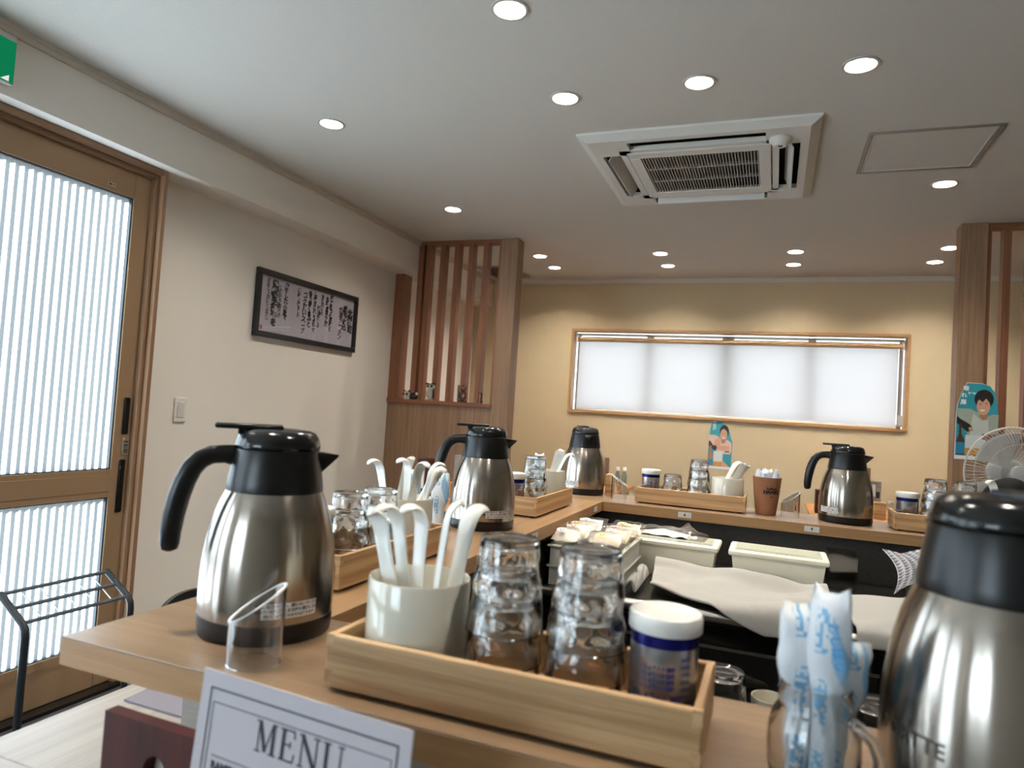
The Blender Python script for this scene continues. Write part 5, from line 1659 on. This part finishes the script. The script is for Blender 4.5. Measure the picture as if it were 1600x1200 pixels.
# ================================================================== seated guest whose hair shows behind the closest jug
pe = thing('person', 'person with short black hair seated at the far ledge, head bowed, behind closest jug', 'person', (.765, 2.965, 0), 0)
vs = [(0, .06, .52), (0, .05, .66), (0, .02, .80), (0, -.03, .90), (0, -.06, .94), (0, -.09, .985),      # pelvis .. neck
      (.10, .02, .86), (.17, .0, .84), (.205, -.10, .72), (.12, -.25, .785), (.09, -.31, .785),
      (-.10, .02, .86), (-.17, .0, .84), (-.205, -.10, .72), (-.12, -.25, .785), (-.09, -.31, .785),
      (.09, -.02, .50), (.12, -.16, .50), (.12, -.28, .49), (.12, -.27, .27), (.12, -.25, .07), (.12, -.36, .035),
      (-.09, -.02, .50), (-.12, -.16, .50), (-.12, -.28, .49), (-.12, -.27, .27), (-.12, -.25, .07), (-.12, -.36, .035)]
ed = [(0, 1), (1, 2), (2, 3), (3, 4), (4, 5), (3, 6), (6, 7), (7, 8), (8, 9), (9, 10), (3, 11), (11, 12), (12, 13), (13, 14), (14, 15),
      (0, 16), (16, 17), (17, 18), (18, 19), (19, 20), (20, 21), (0, 22), (22, 23), (23, 24), (24, 25), (25, 26), (26, 27)]
ra = [(.15, .11), (.14, .10), (.155, .10), (.13, .085), (.055, .055), (.052, .055), (.075, .07), (.056, .056), (.042, .042), (.033, .033), (.026, .030),
      (.075, .07), (.056, .056), (.042, .042), (.033, .033), (.026, .030), (.085, .085), (.078, .078), (.06, .06), (.052, .052), (.036, .036), (.03, .03),
      (.085, .085), (.078, .078), (.06, .06), (.052, .052), (.036, .036), (.03, .03)]
for s, w in ((1, 10), (-1, 15)):          # five fingers on each hand, resting on the counter
    bx = vs[w]
    for k, (dx, l1, l2) in enumerate(((-.024, .036, .022), (-.009, .040, .026), (.005, .038, .024), (.019, .032, .019), (.036, .026, .018))):
        i0 = len(vs)
        th_ = k == 4
        dx = dx * -s
        vs.append((bx[0] + dx * .9, bx[1] - (.022 if not th_ else .0), bx[2] - .004)); ra.append((.0105, .0105))
        vs.append((bx[0] + dx * 1.15, bx[1] - (.022 if not th_ else .012) - l1 * .8, bx[2] - .006)); ra.append((.0085, .0085))
        vs.append((bx[0] + dx * 1.15, bx[1] - (.022 if not th_ else .012) - l1 * .8 - l2 * .7, bx[2] - .016)); ra.append((.007, .007))
        ed += [(w, i0), (i0, i0 + 1), (i0 + 1, i0 + 2)]
me = bpy.data.meshes.new('body'); me.from_pydata(vs, ed, [])
M_cloth = P('dark_shirt', '25252A', .9); M_skinp = P('skin', 'B98C70', .5)
me.materials.append(M_cloth)
bo_ = mk('body', me, pe)
md = bo_.modifiers.new('skin', 'SKIN')
for i, (a, b_) in enumerate(ra): me.skin_vertices[0].data[i].radius = (a, b_)
me.skin_vertices[0].data[0].use_root = True
bo_.modifiers.new('sub', 'SUBSURF').render_levels = 2
# head, bowed: built upright then tilted
def head_fn(u, v):
    a = 2 * pi * u; p = pi * v - pi / 2
    x, y, z = .076 * cos(p) * cos(a), .095 * cos(p) * sin(a), .118 * sin(p)
    if z < 0: x *= 1 - .30 * (z / .118) ** 2; y = y * (1 - .12 * (z / .118) ** 2)
    if y < 0:
        fx = math.exp(-(x / .014) ** 2)
        y -= .016 * fx * math.exp(-((z + .022) / .020) ** 2)                                 # nose
        y += .006 * math.exp(-((abs(x) - .031) / .014) ** 2) * math.exp(-((z - .004) / .012) ** 2)  # sockets
        y -= .005 * math.exp(-(x / .022) ** 2) * math.exp(-((z + .060) / .008) ** 2)              # lips
    return (x, y, z)
HM = Matrix.Translation((0, -.135, 1.002)) @ Euler((radians(38), 0, 0)).to_matrix().to_4x4()
G().grid(head_fn, 40, 28).xf(HM).obj('head', M_skinp, pe, 180)
f = G()
for sx in (-1, 1):
    f.lathe([(0, -.012), (.010, -.008), (.012, 0), (.010, .008), (0, .012)], 12, (sx * .031, -.084, .004))
f.xf(HM).obj('eyes', M_white, pe, 60)
f = G()
for sx in (-1, 1):
    f.lathe([(0, -.030), (.010, -.022), (.014, 0), (.012, .022), (0, .030)], 12, (sx * .078, .008, -.006))
f.xf(HM).obj('ears', M_skinp, pe, 60)
rn = random.Random(5)
def hair_fn(u, v):
    a = 2 * pi * u; p = -pi * .12 + (pi * .62) * v
    lo_ = 0
    fr_ = max(0, -sin(a))
    p = p + .42 * fr_ * (1 - v)
    r = 1.13 + .012 * sin(a * 23 + v * 4) * (1 - v) + .010 * sin(a * 41 + 1) * (1 - v)
    return (.080 * r * cos(p) * cos(a), .100 * r * cos(p) * sin(a) + .004, .120 * r * sin(p) + .002)
M_hair = P('black_hair', '060606', .6, bump=.4, bscale=260, Specular_IOR_Level=.12)
G().grid(hair_fn, 90, 22).xf(HM).obj('hair', M_hair, pe, 60)
st_ = thing('stool', 'plain stool under the seated guest, hidden behind the far ledge', 'stool', (.765, 2.985, 0))
G().lathe([(0, .385), (.15, .385), (.155, .395), (.15, .41), (0, .415)], 32).obj('seat', M_table, st_)
for sx in (-1, 1):
    for sy in (-1, 1):
        G().tube([(sx * .09, sy * .09, .387), (sx * .12, sy * .12, 0)], .014, 8).obj('leg', M_black, st_)

# ================================================================== ornaments on the left partition shelf
SZ = 1.292
M_or_w = P('ornament_cream', 'D6CDBE', .4); M_or_k = P('ornament_black', '1D1816', .4); M_amber = P('ornament_amber', '5A3524', .2, Coat_Weight=.5)
def sph(g, c, r, n=14):
    g.lathe([(0, -r[2])] + [(1 * cos(-pi / 2 + pi * k / 8), r[2] * sin(-pi / 2 + pi * k / 8)) for k in range(1, 8)] + [(0, r[2])], n)
    m = n * 7 + 2
    g.v[-m:] = [(v[0] * r[0] + c[0], v[1] * r[1] + c[1], v[2] + c[2]) for v in g.v[-m:]]
    return g
pa = thing('panda_ornament', 'small black and white panda ornament lying on the partition shelf, leftmost', 'ornament', (-2.428, 4.325, SZ))
sph(G(), (.02, 0, .024), (.038, .018, .024)).obj('body', M_or_k, pa, 180)
hd_ = sph(G(), (-.028, -.008, .030), (.030, .022, .028)).obj('head', M_or_w, pa, 180)
g = G(); sph(g, (-.042, -.027, .033), (.009, .006, .010), 10); sph(g, (-.016, -.028, .033), (.009, .006, .010), 10); g.obj('eye_patch', M_or_k, hd_, 180)
g = G(); sph(g, (-.048, -.004, .056), (.009, .006, .009), 10); sph(g, (-.010, -.004, .057), (.009, .006, .009), 10); g.obj('ear', M_or_k, hd_, 180)
sph(G(), (.052, -.004, .040), (.012, .010, .012)).obj('paw', M_or_w, pa, 180)
ow = thing('owl_ornament', 'small grey owl ornament on a base, second on the partition shelf', 'ornament', (-2.275, 4.325, SZ))
G().box(-.036, .036, -.016, .016, 0, .008, .002).obj('base', P('ornament_base', '9B8A7C', .5), ow)
sph(G(), (0, 0, .046), (.032, .017, .040)).obj('body', P('ornament_grey', 'A7A39A', .5), ow, 180)
oh = sph(G(), (.004, -.002, .096), (.034, .018, .024)).obj('head', M_or_w, ow, 180)
g = G(); sph(g, (-.010, -.019, .099), (.010, .005, .009), 10); sph(g, (.018, -.019, .099), (.010, .005, .009), 10); g.prism([(-.030, .108), (-.004, .112), (.004, .104), (.012, .112), (.038, .110), (.034, .124), (.004, .116), (-.026, .124)], -.016, -.004, 'y'); g.obj('brow_feathers', M_or_k, oh, 60)
wn = G().add([(.028, -.012, .085), (.036, -.006, .07), (.034, .006, .03), (.026, -.010, .02)], [(0, 1, 2, 3)]); wn.obj('wing', M_or_k, ow, 0)
fg = thing('amber_figurine', 'translucent amber glass figurine, third on the partition shelf', 'ornament', (-2.02, 4.325, SZ))
G().box(-.034, .034, -.014, .014, 0, .010, .002).obj('base', M_amber, fg)
sph(sph(G(), (0, 0, .045), (.030, .013, .036)), (.004, 0, .098), (.024, .012, .022)).obj('body', M_amber, fg, 180)
G().box(-.036, -.030, -.014, .010, .01, .118, .001).obj('side_post', P('ornament_glass_edge', '9A8B80', .15, .2), fg)
f2 = thing('amber_figurine', 'tiny dark amber figurine, rightmost on the partition shelf', 'ornament', (-1.885, 4.325, SZ))
G().lathe([(0, 0), (.018, 0), (.019, .01), (.013, .03), (.016, .045), (.014, .06), (.016, .072), (0, .076)], 16).obj('body', M_amber, f2)
G().box(-.014, .014, -.014, .014, 0, .006, .001).obj('base', M_or_k, f2)
